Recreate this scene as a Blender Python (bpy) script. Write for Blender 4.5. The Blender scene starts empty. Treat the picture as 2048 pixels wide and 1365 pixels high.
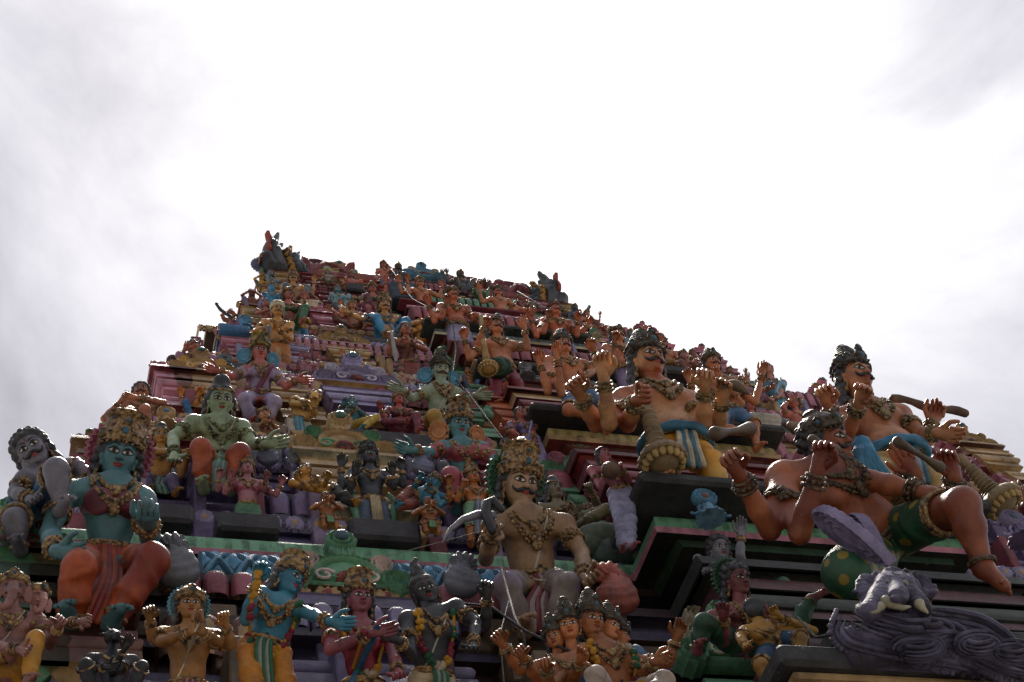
import bpy, math, random
import numpy as np
from mathutils import Vector, Matrix
from mathutils.bvhtree import BVHTree
random.seed(4); RNG = np.random.default_rng(4)
S = bpy.context.scene
# ------------------------------------------------------------------ camera
ZB = 7.75                                   # height of the first cornice above the ground
F_PX, YAW, PITCH, ROLL = 3212.0, .4513, .8601, -.247
CAM = np.array([-4.4338, -6.2464, -6.1431 + ZB])
def cam_axes():
    cy, sy, cp, sp, cr, sr = math.cos(YAW), math.sin(YAW), math.cos(PITCH), math.sin(PITCH), math.cos(ROLL), math.sin(ROLL)
    fwd = np.array([sy*cp, cy*cp, sp]); right = np.array([cy, -sy, 0.]); up = np.cross(right, fwd)
    return cr*right+sr*up, -sr*right+cr*up, fwd
CR, CU, CF = cam_axes()
cam = bpy.data.objects.new('camera', bpy.data.cameras.new('camera')); S.collection.objects.link(cam)
cam.data.sensor_width = 36; cam.data.lens = F_PX/2048*36; cam.data.clip_end = 3000
cam.matrix_world = Matrix([[CR[i], CU[i], -CF[i], CAM[i]] for i in range(3)] + [[0, 0, 0, 1]])
S.camera = cam
def at(px, py, Y):                          # the point of the plane y = Y seen at that pixel of the 2048-px photograph
    d = (px-1024)/F_PX*CR-(py-682.5)/F_PX*CU+CF
    return CAM + d*((Y-CAM[1])/d[1])
def ppm(P): return F_PX/float((np.array(P)-CAM) @ CF)    # pixels per metre there
# ------------------------------------------------------------------ sky and sun
SUN_AZ, SUN_EL = math.radians(20), math.radians(62)     # azimuth from +Y towards +X
sd = Vector((math.sin(SUN_AZ)*math.cos(SUN_EL), math.cos(SUN_AZ)*math.cos(SUN_EL), math.sin(SUN_EL)))
sun = bpy.data.objects.new('sun', bpy.data.lights.new('sun', 'SUN')); S.collection.objects.link(sun)
sun.data.energy = 5.0; sun.data.angle = math.radians(12); sun.data.color = (1, .93, .83)
sun.rotation_euler = sd.to_track_quat('Z', 'Y').to_euler()
W = bpy.data.worlds.new('World'); S.world = W; W.use_nodes = True
nt = W.node_tree; N = nt.nodes; L = nt.links; N.clear()
def nd(t, tree=None, **kw):
    n = (tree or nt).nodes.new(t)
    for k, v in kw.items(): setattr(n, k, v)
    return n
sky = nd('ShaderNodeTexSky', sky_type='NISHITA', sun_disc=False, sun_elevation=SUN_EL, sun_rotation=SUN_AZ)
tc = nd('ShaderNodeTexCoord')
mp = nd('ShaderNodeMapping'); mp.inputs['Scale'].default_value = (1, 1, 1.5); L.new(tc.outputs['Generated'], mp.inputs[0])
nz = nd('ShaderNodeTexNoise'); nz.inputs['Scale'].default_value = 3.4; nz.inputs['Detail'].default_value = 9; nz.inputs['Roughness'].default_value = .58; nz.inputs['Distortion'].default_value = .5
L.new(mp.outputs[0], nz.inputs['Vector'])
def vmath(op, a, b=None):
    n = nd('ShaderNodeVectorMath', operation=op); L.new(a, n.inputs[0])
    if b is not None:
        if isinstance(b, (tuple, Vector)): n.inputs[1].default_value = tuple(b)
        else: L.new(b, n.inputs[1])
    return n
def fm(op, a, b=None, clamp=False):
    n = nd('ShaderNodeMath', operation=op); n.use_clamp = clamp
    for i, v in enumerate((a, b)):
        if v is None: continue
        if isinstance(v, (int, float)): n.inputs[i].default_value = v
        else: L.new(v, n.inputs[i])
    return n.outputs[0]
nrm = vmath('NORMALIZE', tc.outputs['Generated'])
glow_dir = Vector(tuple(CF*1.0 + CU*.13 + CR*.07)).normalized()
dot = vmath('DOT_PRODUCT', nrm.outputs[0], glow_dir).outputs['Value']
g1 = fm('POWER', fm('MAXIMUM', dot, 0.), 60.)             # thin bright cloud in front of the sun
g2 = fm('POWER', fm('MAXIMUM', dot, 0.), 3.)
base = fm('ADD', fm('MULTIPLY', g1, .42), fm('ADD', fm('MULTIPLY', g2, .03), .39))
cl = fm('SUBTRACT', nz.outputs['Fac'], .5)
base = fm('ADD', base, fm('MULTIPLY', cl, fm('MULTIPLY', base, 1.75)))
lo_ = nd('ShaderNodeMapRange'); lo_.inputs[1].default_value = -.75; lo_.inputs[2].default_value = .80; lo_.inputs[3].default_value = .06; L.new(dot, lo_.inputs[0])
base = fm('MULTIPLY', base, lo_.outputs[0])         # the cloud is bright round the hidden sun and dull away from it
ramp = nd('ShaderNodeMixRGB'); ramp.inputs[1].default_value = (.92, .90, .98, 1); ramp.inputs[2].default_value = (1, .985, .97, 1)
L.new(fm('MULTIPLY', fm('SUBTRACT', base, .34), 3.2, True), ramp.inputs[0])
mul = nd('ShaderNodeMixRGB', blend_type='MULTIPLY'); mul.inputs[0].default_value = 1
L.new(ramp.outputs[0], mul.inputs[1]); cmb = nd('ShaderNodeCombineColor'); 
for i in range(3): L.new(base, cmb.inputs[i])
L.new(cmb.outputs[0], mul.inputs[2])
b1 = nd('ShaderNodeBackground'); b1.inputs[1].default_value = 1.0; L.new(mul.outputs[0], b1.inputs[0])
b2 = nd('ShaderNodeBackground'); b2.inputs[1].default_value = .05; L.new(sky.outputs[0], b2.inputs[0])
mx = nd('ShaderNodeMixShader'); mx.inputs[0].default_value = .12; L.new(b1.outputs[0], mx.inputs[1]); L.new(b2.outputs[0], mx.inputs[2])
wo = nd('ShaderNodeOutputWorld'); L.new(mx.outputs[0], wo.inputs[0])
S.view_settings.view_transform = 'Standard'; S.view_settings.look = 'None'; S.view_settings.gamma = 1
S.view_settings.exposure = 1.10
# ------------------------------------------------------------------ materials
MATS = {}
def paint(c, rough=.5, pat=None, dirt=.55, bump=.25, scale=1., c2=None):
    """painted plaster: colour, worn and streaked; pat: None, 'dots', 'gold', 'folds', 'curls', 'scallop'"""
    key = (tuple(c), rough, pat, dirt, bump, scale, c2)
    if key in MATS: return MATS[key]
    m = bpy.data.materials.new('paint'); m.use_nodes = True; t = m.node_tree
    P = t.nodes['Principled BSDF']; lk = t.links.new
    co = nd('ShaderNodeTexCoord', t).outputs['Object']
    def noise(s, det=4, rgh=.6, vec=co):
        n = nd('ShaderNodeTexNoise', t); n.inputs['Scale'].default_value = s*scale; n.inputs['Detail'].default_value = det
        n.inputs['Roughness'].default_value = rgh; lk(vec, n.inputs['Vector']); return n.outputs['Fac']
    def ramp2(f, a, b):
        n = nd('ShaderNodeMapRange', t); n.inputs[1].default_value = a; n.inputs[2].default_value = b; lk(f, n.inputs[0]); return n.outputs[0]
    def mix(f, a, b, bl='MIX'):
        n = nd('ShaderNodeMixRGB', t, blend_type=bl)
        for i, v in enumerate((f, a, b)):
            if isinstance(v, float): n.inputs[i].default_value = v
            elif isinstance(v, tuple): n.inputs[i].default_value = (*v, 1) if len(v) == 3 else v
            else: lk(v, n.inputs[i])
        return n.outputs[0]
    c = tuple(c); dk = tuple(x*.60 for x in c); lt = tuple(min(1, x*1.3+.015) for x in c)
    col = mix(ramp2(noise(5, 6, .7), .36, .62), dk, lt)
    if pat in ('dots',):
        v = nd('ShaderNodeTexVoronoi', t); v.inputs['Scale'].default_value = 11*scale; v.inputs['Randomness'].default_value = .45; lk(co, v.inputs['Vector'])
        col = mix(ramp2(v.outputs['Distance'], .36, .31), col, tuple(c2))
    if pat == 'scallop':
        sp = nd('ShaderNodeSeparateXYZ', t); lk(co, sp.inputs[0])
        w = nd('ShaderNodeTexWave', t, bands_direction='X'); w.inputs['Scale'].default_value = 1.1*scale; w.inputs['Distortion'].default_value = .3; lk(co, w.inputs['Vector'])
        col = mix(ramp2(w.outputs['Fac'], .3, .6), col, tuple(c2))
    if c2 and pat is None:
        col = mix(ramp2(noise(2.2, 3), .45, .6), col, tuple(c2))
    stv = nd('ShaderNodeMapping', t); stv.inputs['Scale'].default_value = (1, 1, .22); lk(co, stv.inputs[0])
    streak = ramp2(noise(8, 7, .72, stv.outputs[0]), .54, .70)
    mm = nd('ShaderNodeMath', t, operation='MULTIPLY'); mm.inputs[1].default_value = dirt; lk(streak, mm.inputs[0])
    col = mix(mm.outputs[0], col, (.030, .024, .020))
    chip = ramp2(noise(34, 4, .7), .66, .71)
    m3 = nd('ShaderNodeMath', t, operation='MULTIPLY'); m3.inputs[1].default_value = .45*dirt; lk(chip, m3.inputs[0])
    col = mix(m3.outputs[0], col, (.42, .38, .33))
    h = noise(30, 8, .75)
    if pat == 'gold':
        v = nd('ShaderNodeTexVoronoi', t); v.inputs['Scale'].default_value = 24*scale; lk(co, v.inputs['Vector'])
        col = mix(ramp2(v.outputs['Distance'], .40, .80), col, (.03, .019, .012)); h = ramp2(v.outputs['Distance'], .6, .0)
    if pat == 'curls':
        v = nd('ShaderNodeTexVoronoi', t); v.inputs['Scale'].default_value = 17*scale; lk(co, v.inputs['Vector']); h = ramp2(v.outputs['Distance'], .6, .0)
        col = mix(ramp2(v.outputs['Distance'], .1, .45), (.10, .10, .11), col)
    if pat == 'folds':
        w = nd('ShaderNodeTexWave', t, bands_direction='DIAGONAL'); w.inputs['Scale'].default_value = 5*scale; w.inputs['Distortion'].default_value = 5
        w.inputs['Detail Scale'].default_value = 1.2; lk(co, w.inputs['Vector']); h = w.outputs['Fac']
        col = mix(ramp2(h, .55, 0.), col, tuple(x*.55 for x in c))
    b = nd('ShaderNodeBump', t); b.inputs['Strength'].default_value = min(1, bump*(3 if pat in ('gold', 'curls', 'folds') else 1)); b.inputs['Distance'].default_value = .02/scale
    lk(h, b.inputs['Height']); lk(b.outputs[0], P.inputs['Normal']); lk(col, P.inputs['Base Color'])
    rr = nd('ShaderNodeMapRange', t); rr.inputs[3].default_value = max(.2, rough-.12); rr.inputs[4].default_value = min(1, rough+.25); lk(noise(14), rr.inputs[0]); lk(rr.outputs[0], P.inputs['Roughness'])
    P.inputs['Metallic'].default_value = .15 if pat == 'gold' else 0
    P.inputs['Specular IOR Level'].default_value = .45
    MATS[key] = m; return m
def rgb(h, k=1.):                              # sRGB hex to linear base colour
    v = [int(h[i:i+2], 16)/255 for i in (0, 2, 4)]
    return tuple(round(k*((x/12.92) if x < .04 else ((x+.055)/1.055)**2.4), 4) for x in v)
GOLD = paint(rgb('a08054'), .42, 'gold', scale=1.8)
BLACK = paint((.02, .02, .023), .42, dirt=.3); EYEW = paint((.62, .58, .52), .35, dirt=.1); LIP = paint(rgb('8f2a26'), .4, dirt=.2)
HAIR = paint((.018, .018, .022), .45, 'curls', scale=1.3); INK = paint((.008, .008, .01), .45, dirt=0.); RED = paint(rgb('8c1f1c'), .4, dirt=.2)
# ------------------------------------------------------------------ mesh buffers
def eul(rx=0, ry=0, rz=0):
    return np.array(Matrix.Rotation(math.radians(rz), 3, 'Z') @ Matrix.Rotation(math.radians(ry), 3, 'Y') @ Matrix.Rotation(math.radians(rx), 3, 'X'))
class Buf:
    def __init__(s): s.v = []; s.f = []; s.n = 0
    def add(s, v, f, m=0):                      # f: list of arrays (k x 3 or k x 4)
        v = np.asarray(v, float); s.v.append(v)
        for a in (f if isinstance(f, list) else [f]):
            a = np.asarray(a, int)
            if len(a): s.f.append((a+s.n, np.broadcast_to(np.asarray(m), (len(a),)).copy()))
        s.n += len(v); return s
    def merge(s, o, R=None, t=(0, 0, 0), m=None):
        for v in [np.concatenate(o.v)] if o.v else []:
            w = v if R is None else v @ np.asarray(R).T
            off = s.n; s.v.append(w+np.asarray(t)); s.n += len(v)
            for a, mm in o.f: s.f.append((a+off, mm if m is None else np.full(len(a), m)))
        return s
    def verts(s): return np.concatenate(s.v)
    def polys(s): return [r for a, _ in s.f for r in a.tolist()]
    def build(s, name, mats, parent=None, flat=False, org=None):
        if not s.v: return None
        me = bpy.data.meshes.new(name); v = s.verts()
        o = np.zeros(3) if org is None else np.asarray(org, float)
        if parent is not None and org is None: o = np.array(parent['_org'])
        v = v-o; nf = sum(len(a) for a, _ in s.f)
        me.vertices.add(len(v)); me.vertices.foreach_set('co', v.astype(np.float32).ravel())
        lv = np.concatenate([a.ravel() for a, _ in s.f]); tot = np.concatenate([np.full(len(a), a.shape[1]) for a, _ in s.f])
        me.loops.add(len(lv)); me.loops.foreach_set('vertex_index', lv.astype(np.int32))
        st = np.concatenate([[0], np.cumsum(tot)[:-1]]); me.polygons.add(nf)
        me.polygons.foreach_set('loop_start', st.astype(np.int32)); me.polygons.foreach_set('loop_total', tot.astype(np.int32))
        me.polygons.foreach_set('material_index', np.concatenate([m for _, m in s.f]).astype(np.int32))
        me.polygons.foreach_set('use_smooth', np.full(nf, not flat))
        me.update(calc_edges=True); me.validate()
        if not flat:
            try: me.set_sharp_from_angle(angle=math.radians(50))
            except Exception: pass
        for m in (mats if isinstance(mats, (list, tuple)) else [mats]): me.materials.append(m)
        ob = bpy.data.objects.new(name, me); S.collection.objects.link(ob)
        if parent is not None: ob.parent = parent
        else: ob.location = o
        ob['_org'] = list(map(float, o)); return ob
def thing(name, label, cat, loc, group=None):
    o = bpy.data.objects.new(name, None); o.empty_display_size = .1; S.collection.objects.link(o)
    o.location = loc; o['_org'] = list(map(float, loc)); o['label'] = label; o['category'] = cat
    if group: o['group'] = group
    return o
def ring_frames(P):
    P = np.asarray(P, float); T = np.gradient(P, axis=0); T /= np.linalg.norm(T, axis=1)[:, None]+1e-9
    a = np.array([0, 0, 1.]) if abs(T[0][2]) < .9 else np.array([1., 0, 0])
    U = []; u = np.cross(T[0], a); u /= np.linalg.norm(u)
    for t in T: u = u-t*(u@t); u /= np.linalg.norm(u)+1e-9; U.append(u)
    U = np.array(U); return P, T, U, np.cross(T, U)
def tube(P, r, n=8, closed=False, cap=True):
    P, T, U, V = ring_frames(P); k = len(P); r = np.broadcast_to(np.asarray(r, float), (k,))
    if cap and not closed:                      # rounded ends
        P = np.concatenate([[P[0]-T[0]*r[0]*.8], [P[0]-T[0]*r[0]*.45], P, [P[-1]+T[-1]*r[-1]*.45], [P[-1]+T[-1]*r[-1]*.8]])
        U = np.concatenate([U[:1], U[:1], U, U[-1:], U[-1:]]); V = np.concatenate([V[:1], V[:1], V, V[-1:], V[-1:]])
        r = np.concatenate([[r[0]*.3, r[0]*.85], r, [r[-1]*.85, r[-1]*.3]]); k += 4
    a = np.linspace(0, 2*math.pi, n, endpoint=False)
    v = (P[:, None]+r[:, None, None]*(np.cos(a)[None, :, None]*U[:, None]+np.sin(a)[None, :, None]*V[:, None])).reshape(-1, 3)
    i = np.arange(k if closed else k-1)[:, None]*n; j = np.arange(n)[None]; j2 = (j+1) % n; i2 = (i+n) % (k*n)
    f = [np.stack([i+j, i+j2, i2+j2, i2+j], -1).reshape(-1, 4)]
    if not closed:
        v = np.concatenate([v, [P[0]], [P[-1]]]); q = np.arange(n); q2 = (q+1) % n; b = (k-1)*n
        f += [np.stack([np.full(n, k*n), q2, q], -1), np.stack([np.full(n, k*n+1), b+q, b+q2], -1)]
    return v, f
def ball(c, r, R=None, n=8, m=6):
    r = np.broadcast_to(np.asarray(r, float), (3,)); th = np.linspace(0, math.pi, m+1)[1:-1]; ph = np.linspace(0, 2*math.pi, n, endpoint=False)
    v = np.stack([np.sin(th)[:, None]*np.cos(ph), np.sin(th)[:, None]*np.sin(ph), np.cos(th)[:, None]+0*ph], -1).reshape(-1, 3)
    v = np.concatenate([v, [[0, 0, 1], [0, 0, -1]]])*r
    if R is not None: v = v @ np.asarray(R).T
    i = np.arange(m-2)[:, None]*n; j = np.arange(n)[None]; j2 = (j+1) % n; q = np.arange(n); q2 = (q+1) % n; b = (m-2)*n; t = (m-1)*n
    return v+np.asarray(c), [np.stack([i+j, i+n+j, i+n+j2, i+j2], -1).reshape(-1, 4), np.stack([np.full(n, t), q, q2], -1), np.stack([np.full(n, t+1), b+q2, b+q], -1)]
def lathe(prof, n=24, mod=None, R=None, t=(0, 0, 0)):      # profile rows (r, z); mod(angle, row) multiplies the radius
    prof = np.asarray(prof, float); a = np.linspace(0, 2*math.pi, n, endpoint=False); k = len(prof)
    rr = np.repeat(prof[:, :1], n, 1)
    if mod is not None: rr = rr*mod(a[None], np.arange(k)[:, None])
    v = np.stack([rr*np.cos(a), rr*np.sin(a), np.repeat(prof[:, 1:2], n, 1)], -1).reshape(-1, 3)
    v = np.concatenate([v, [[0, 0, prof[0, 1]], [0, 0, prof[-1, 1]]]])
    i = np.arange(k-1)[:, None]*n; j = np.arange(n)[None]; j2 = (j+1) % n; q = np.arange(n); q2 = (q+1) % n; b = (k-1)*n
    f = [np.stack([i+j, i+j2, i+n+j2, i+n+j], -1).reshape(-1, 4), np.stack([np.full(n, k*n), q2, q], -1), np.stack([np.full(n, k*n+1), b+q, b+q2], -1)]
    if R is not None: v = v @ np.asarray(R).T
    return v+np.asarray(t), f
def boxv(x0, x1, y0, y1, z0, z1, bev=.012):
    b = min(bev, (x1-x0)*.3, (y1-y0)*.3, (z1-z0)*.3); v = []; f = []
    X, Y, Z = (x0, x1), (y0, y1), (z0, z1); idx = {}
    for i in (0, 1):
        for j in (0, 1):
            for k in (0, 1):
                sx, sy, sz = (1-2*i)*b, (1-2*j)*b, (1-2*k)*b
                for ax, p in enumerate(((X[i], Y[j]+sy, Z[k]+sz), (X[i]+sx, Y[j], Z[k]+sz), (X[i]+sx, Y[j]+sy, Z[k]))): idx[i, j, k, ax] = len(v); v.append(p)
    g = lambda *a: idx[a]
    f4 = []; f3 = []
    for s in (0, 1):
        q = [g(s, 0, 0, 0), g(s, 1, 0, 0), g(s, 1, 1, 0), g(s, 0, 1, 0)]; f4.append(q if s else q[::-1])
        q = [g(0, s, 0, 1), g(0, s, 1, 1), g(1, s, 1, 1), g(1, s, 0, 1)]; f4.append(q if s else q[::-1])
        q = [g(0, 0, s, 2), g(1, 0, s, 2), g(1, 1, s, 2), g(0, 1, s, 2)]; f4.append(q if s else q[::-1])
        for r in (0, 1):
            q = [g(s, r, 0, 0), g(s, r, 1, 0), g(s, r, 1, 1), g(s, r, 0, 1)]; f4.append(q)
            q = [g(s, 0, r, 0), g(s, 1, r, 0), g(s, 1, r, 2), g(s, 0, r, 2)]; f4.append(q)
            q = [g(0, s, r, 1), g(1, s, r, 1), g(1, s, r, 2), g(0, s, r, 2)]; f4.append(q)
            for t in (0, 1): f3.append([g(s, r, t, 0), g(s, r, t, 1), g(s, r, t, 2)])
    v = np.array(v); c = v.mean(0)
    def fix(fs):
        out = []
        for q in fs:
            p = v[q]; n = np.cross(p[1]-p[0], p[2]-p[1]); out.append(q if n @ (p.mean(0)-c) > 0 else q[::-1])
        return np.array(out)
    return v, [fix(f4), fix(f3)]
def plate(poly, th, R=None, t=(0, 0, 0), steps=((1, 0),), m0=0):
    """outline (k x 2: x, z) as a thick relief facing -Y: steps = (scale towards the centre, extra height) give terraces"""
    poly = np.asarray(poly, float); k = len(poly); c = poly.mean(0); V = [np.c_[poly[:, 0], np.full(k, th*.5), poly[:, 1]]]; F = []; M = []
    V.append(np.c_[poly[:, 0], np.full(k, -th*.5), poly[:, 1]])
    for s, h in steps:
        q = c+(poly-c)*s; V.append(np.c_[q[:, 0], np.full(k, -th*.5-h), q[:, 1]])
    n = len(V); V = np.concatenate(V+[[[c[0], -th*.5-steps[-1][1], c[1]]], [[c[0], th*.5, c[1]]]]); i = np.arange(k); i2 = (i+1) % k
    f = [np.stack([r*k+i, r*k+i2, (r+1)*k+i2, (r+1)*k+i], -1) for r in range(n-1)]
    f += [np.stack([np.full(k, n*k), (n-1)*k+i, (n-1)*k+i2], -1), np.stack([np.full(k, n*k+1), i2, i], -1)]
    # outward orientation for a counter-clockwise (x, z) outline seen from -Y
    if R is not None: V = V @ np.asarray(R).T
    return V+np.asarray(t), f
# ------------------------------------------------------------------ signed-distance sculpting
class SDF:
    def __init__(s): s.p = []
    def cap(s, a, b, ra, rb=None, k=.06): s.p.append(('c', np.asarray(a, float), np.asarray(b, float), ra, ra if rb is None else rb, k)); return s
    def ell(s, c, r, R=None, k=.06, neg=False): s.p.append(('e', np.asarray(c, float), np.broadcast_to(np.asarray(r, float), (3,)), np.eye(3) if R is None else np.asarray(R), neg, k)); return s
    def mesh(s, h):
        lo = np.full(3, 1e9); hi = -lo
        bb = []
        for p in s.p:
            if p[0] == 'c': R = max(p[3], p[4]); a = np.minimum(p[1], p[2])-R; b = np.maximum(p[1], p[2])+R
            else: e = np.sqrt(((p[3]*p[2])**2).sum(1)); a = p[1]-e; b = p[1]+e
            bb.append((a, b))
            if not (p[0] == 'e' and p[4]): lo = np.minimum(lo, a); hi = np.maximum(hi, b)
        lo -= 3*h; n = np.ceil((hi+3*h-lo)/h).astype(int)+1; V = np.full(n, 1.0*h*8, np.float32)
        ax = [lo[i]+np.arange(n[i])*h for i in range(3)]
        for p, (a, b) in zip(s.p, bb):
            k = p[5]*getattr(s, 'ks', 1.)+1e-6; pad = 2.5*h+k; i0 = np.clip(np.floor((a-pad-lo)/h).astype(int), 0, n-1); i1 = np.clip(np.ceil((b+pad-lo)/h).astype(int)+1, 1, n)
            if (i1 <= i0).any(): continue
            X = ax[0][i0[0]:i1[0], None, None]; Y = ax[1][None, i0[1]:i1[1], None]; Z = ax[2][None, None, i0[2]:i1[2]]
            if p[0] == 'c':
                A, B = p[1], p[2]; d = B-A; L2 = d@d+1e-12
                t = np.clip(((X-A[0])*d[0]+(Y-A[1])*d[1]+(Z-A[2])*d[2])/L2, 0, 1)
                D = np.sqrt((X-A[0]-t*d[0])**2+(Y-A[1]-t*d[1])**2+(Z-A[2]-t*d[2])**2)-(p[3]+t*(p[4]-p[3]))
            else:
                c, r, R = p[1], p[2], p[3]; q = [((X-c[0])*R[0, i]+(Y-c[1])*R[1, i]+(Z-c[2])*R[2, i]) for i in range(3)]
                k0 = np.sqrt((q[0]/r[0])**2+(q[1]/r[1])**2+(q[2]/r[2])**2)+1e-9; k1 = np.sqrt((q[0]/r[0]**2)**2+(q[1]/r[1]**2)**2+(q[2]/r[2]**2)**2)+1e-9
                D = k0*(k0-1)/k1
            sl = tuple(slice(i0[i], i1[i]) for i in range(3)); C = V[sl]
            if p[0] == 'e' and p[4]:
                D = -D; V[sl] = np.maximum(C, D)+k*.25*np.maximum(1-np.abs(C-D)/k, 0)**2
            else: V[sl] = np.minimum(C, D)-k*.25*np.maximum(1-np.abs(C-D)/k, 0)**2
        return surface_nets(V, lo, h)
def surface_nets(V, lo, h):
    I = V < 0; n = np.array(V.shape); sl = lambda d: tuple(slice(d[i], n[i]-1+d[i]) for i in range(3))
    cnt = sum(I[sl((a, b, c))].astype(np.int8) for a in (0, 1) for b in (0, 1) for c in (0, 1)); act = (cnt > 0) & (cnt < 8)
    idx = np.argwhere(act); id3 = np.full(act.shape, -1, np.int32); id3[act] = np.arange(len(idx))
    P = np.zeros((len(idx), 3)); K = np.zeros(len(idx)); cs = [(a, b, c) for a in (0, 1) for b in (0, 1) for c in (0, 1)]
    val = {c: V[idx[:, 0]+c[0], idx[:, 1]+c[1], idx[:, 2]+c[2]] for c in cs}
    for c in cs:
        for a in range(3):
            if c[a]: continue
            d = list(c); d[a] = 1; d = tuple(d); u, w = val[c], val[d]; m = (u < 0) != (w < 0)
            t = np.where(m, u/np.where(m, u-w, 1), 0); q = np.tile(np.array(c, float), (len(u), 1)); q[:, a] = t
            P[m] += q[m]; K[m] += 1
    v = lo+(idx+P/K[:, None])*h; F = []
    for a in range(3):
        b, c = (a+1) % 3, (a+2) % 3; e = np.zeros(3, int); e[a] = 1
        A = I[tuple(slice(0, n[i]-e[i]) for i in range(3))]; B = I[tuple(slice(e[i], n[i]) for i in range(3))]
        for pos in (True, False):
            q = np.argwhere((A & ~B) if pos else (~A & B)); q = q[(q[:, b] > 0) & (q[:, c] > 0) & (q[:, b] < n[b]-1) & (q[:, c] < n[c]-1)]
            g = []
            for db, dc in ((-1, -1), (0, -1), (0, 0), (-1, 0)):
                r = q.copy(); r[:, b] += db; r[:, c] += dc; g.append(id3[r[:, 0], r[:, 1], r[:, 2]])
            g = np.stack(g, -1); F.append(g if pos else g[:, ::-1])
    F = np.concatenate(F); return v, F[(F >= 0).all(1)]
def vnormals(v, f):
    n = np.zeros_like(v); a = v[f[:, 0]]; fn = np.cross(v[f[:, 2]]-a, v[f[:, 3]]-v[f[:, 1]])
    for i in range(f.shape[1]): np.add.at(n, f[:, i], fn)
    return n/(np.linalg.norm(n, axis=1)[:, None]+1e-12)
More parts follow.
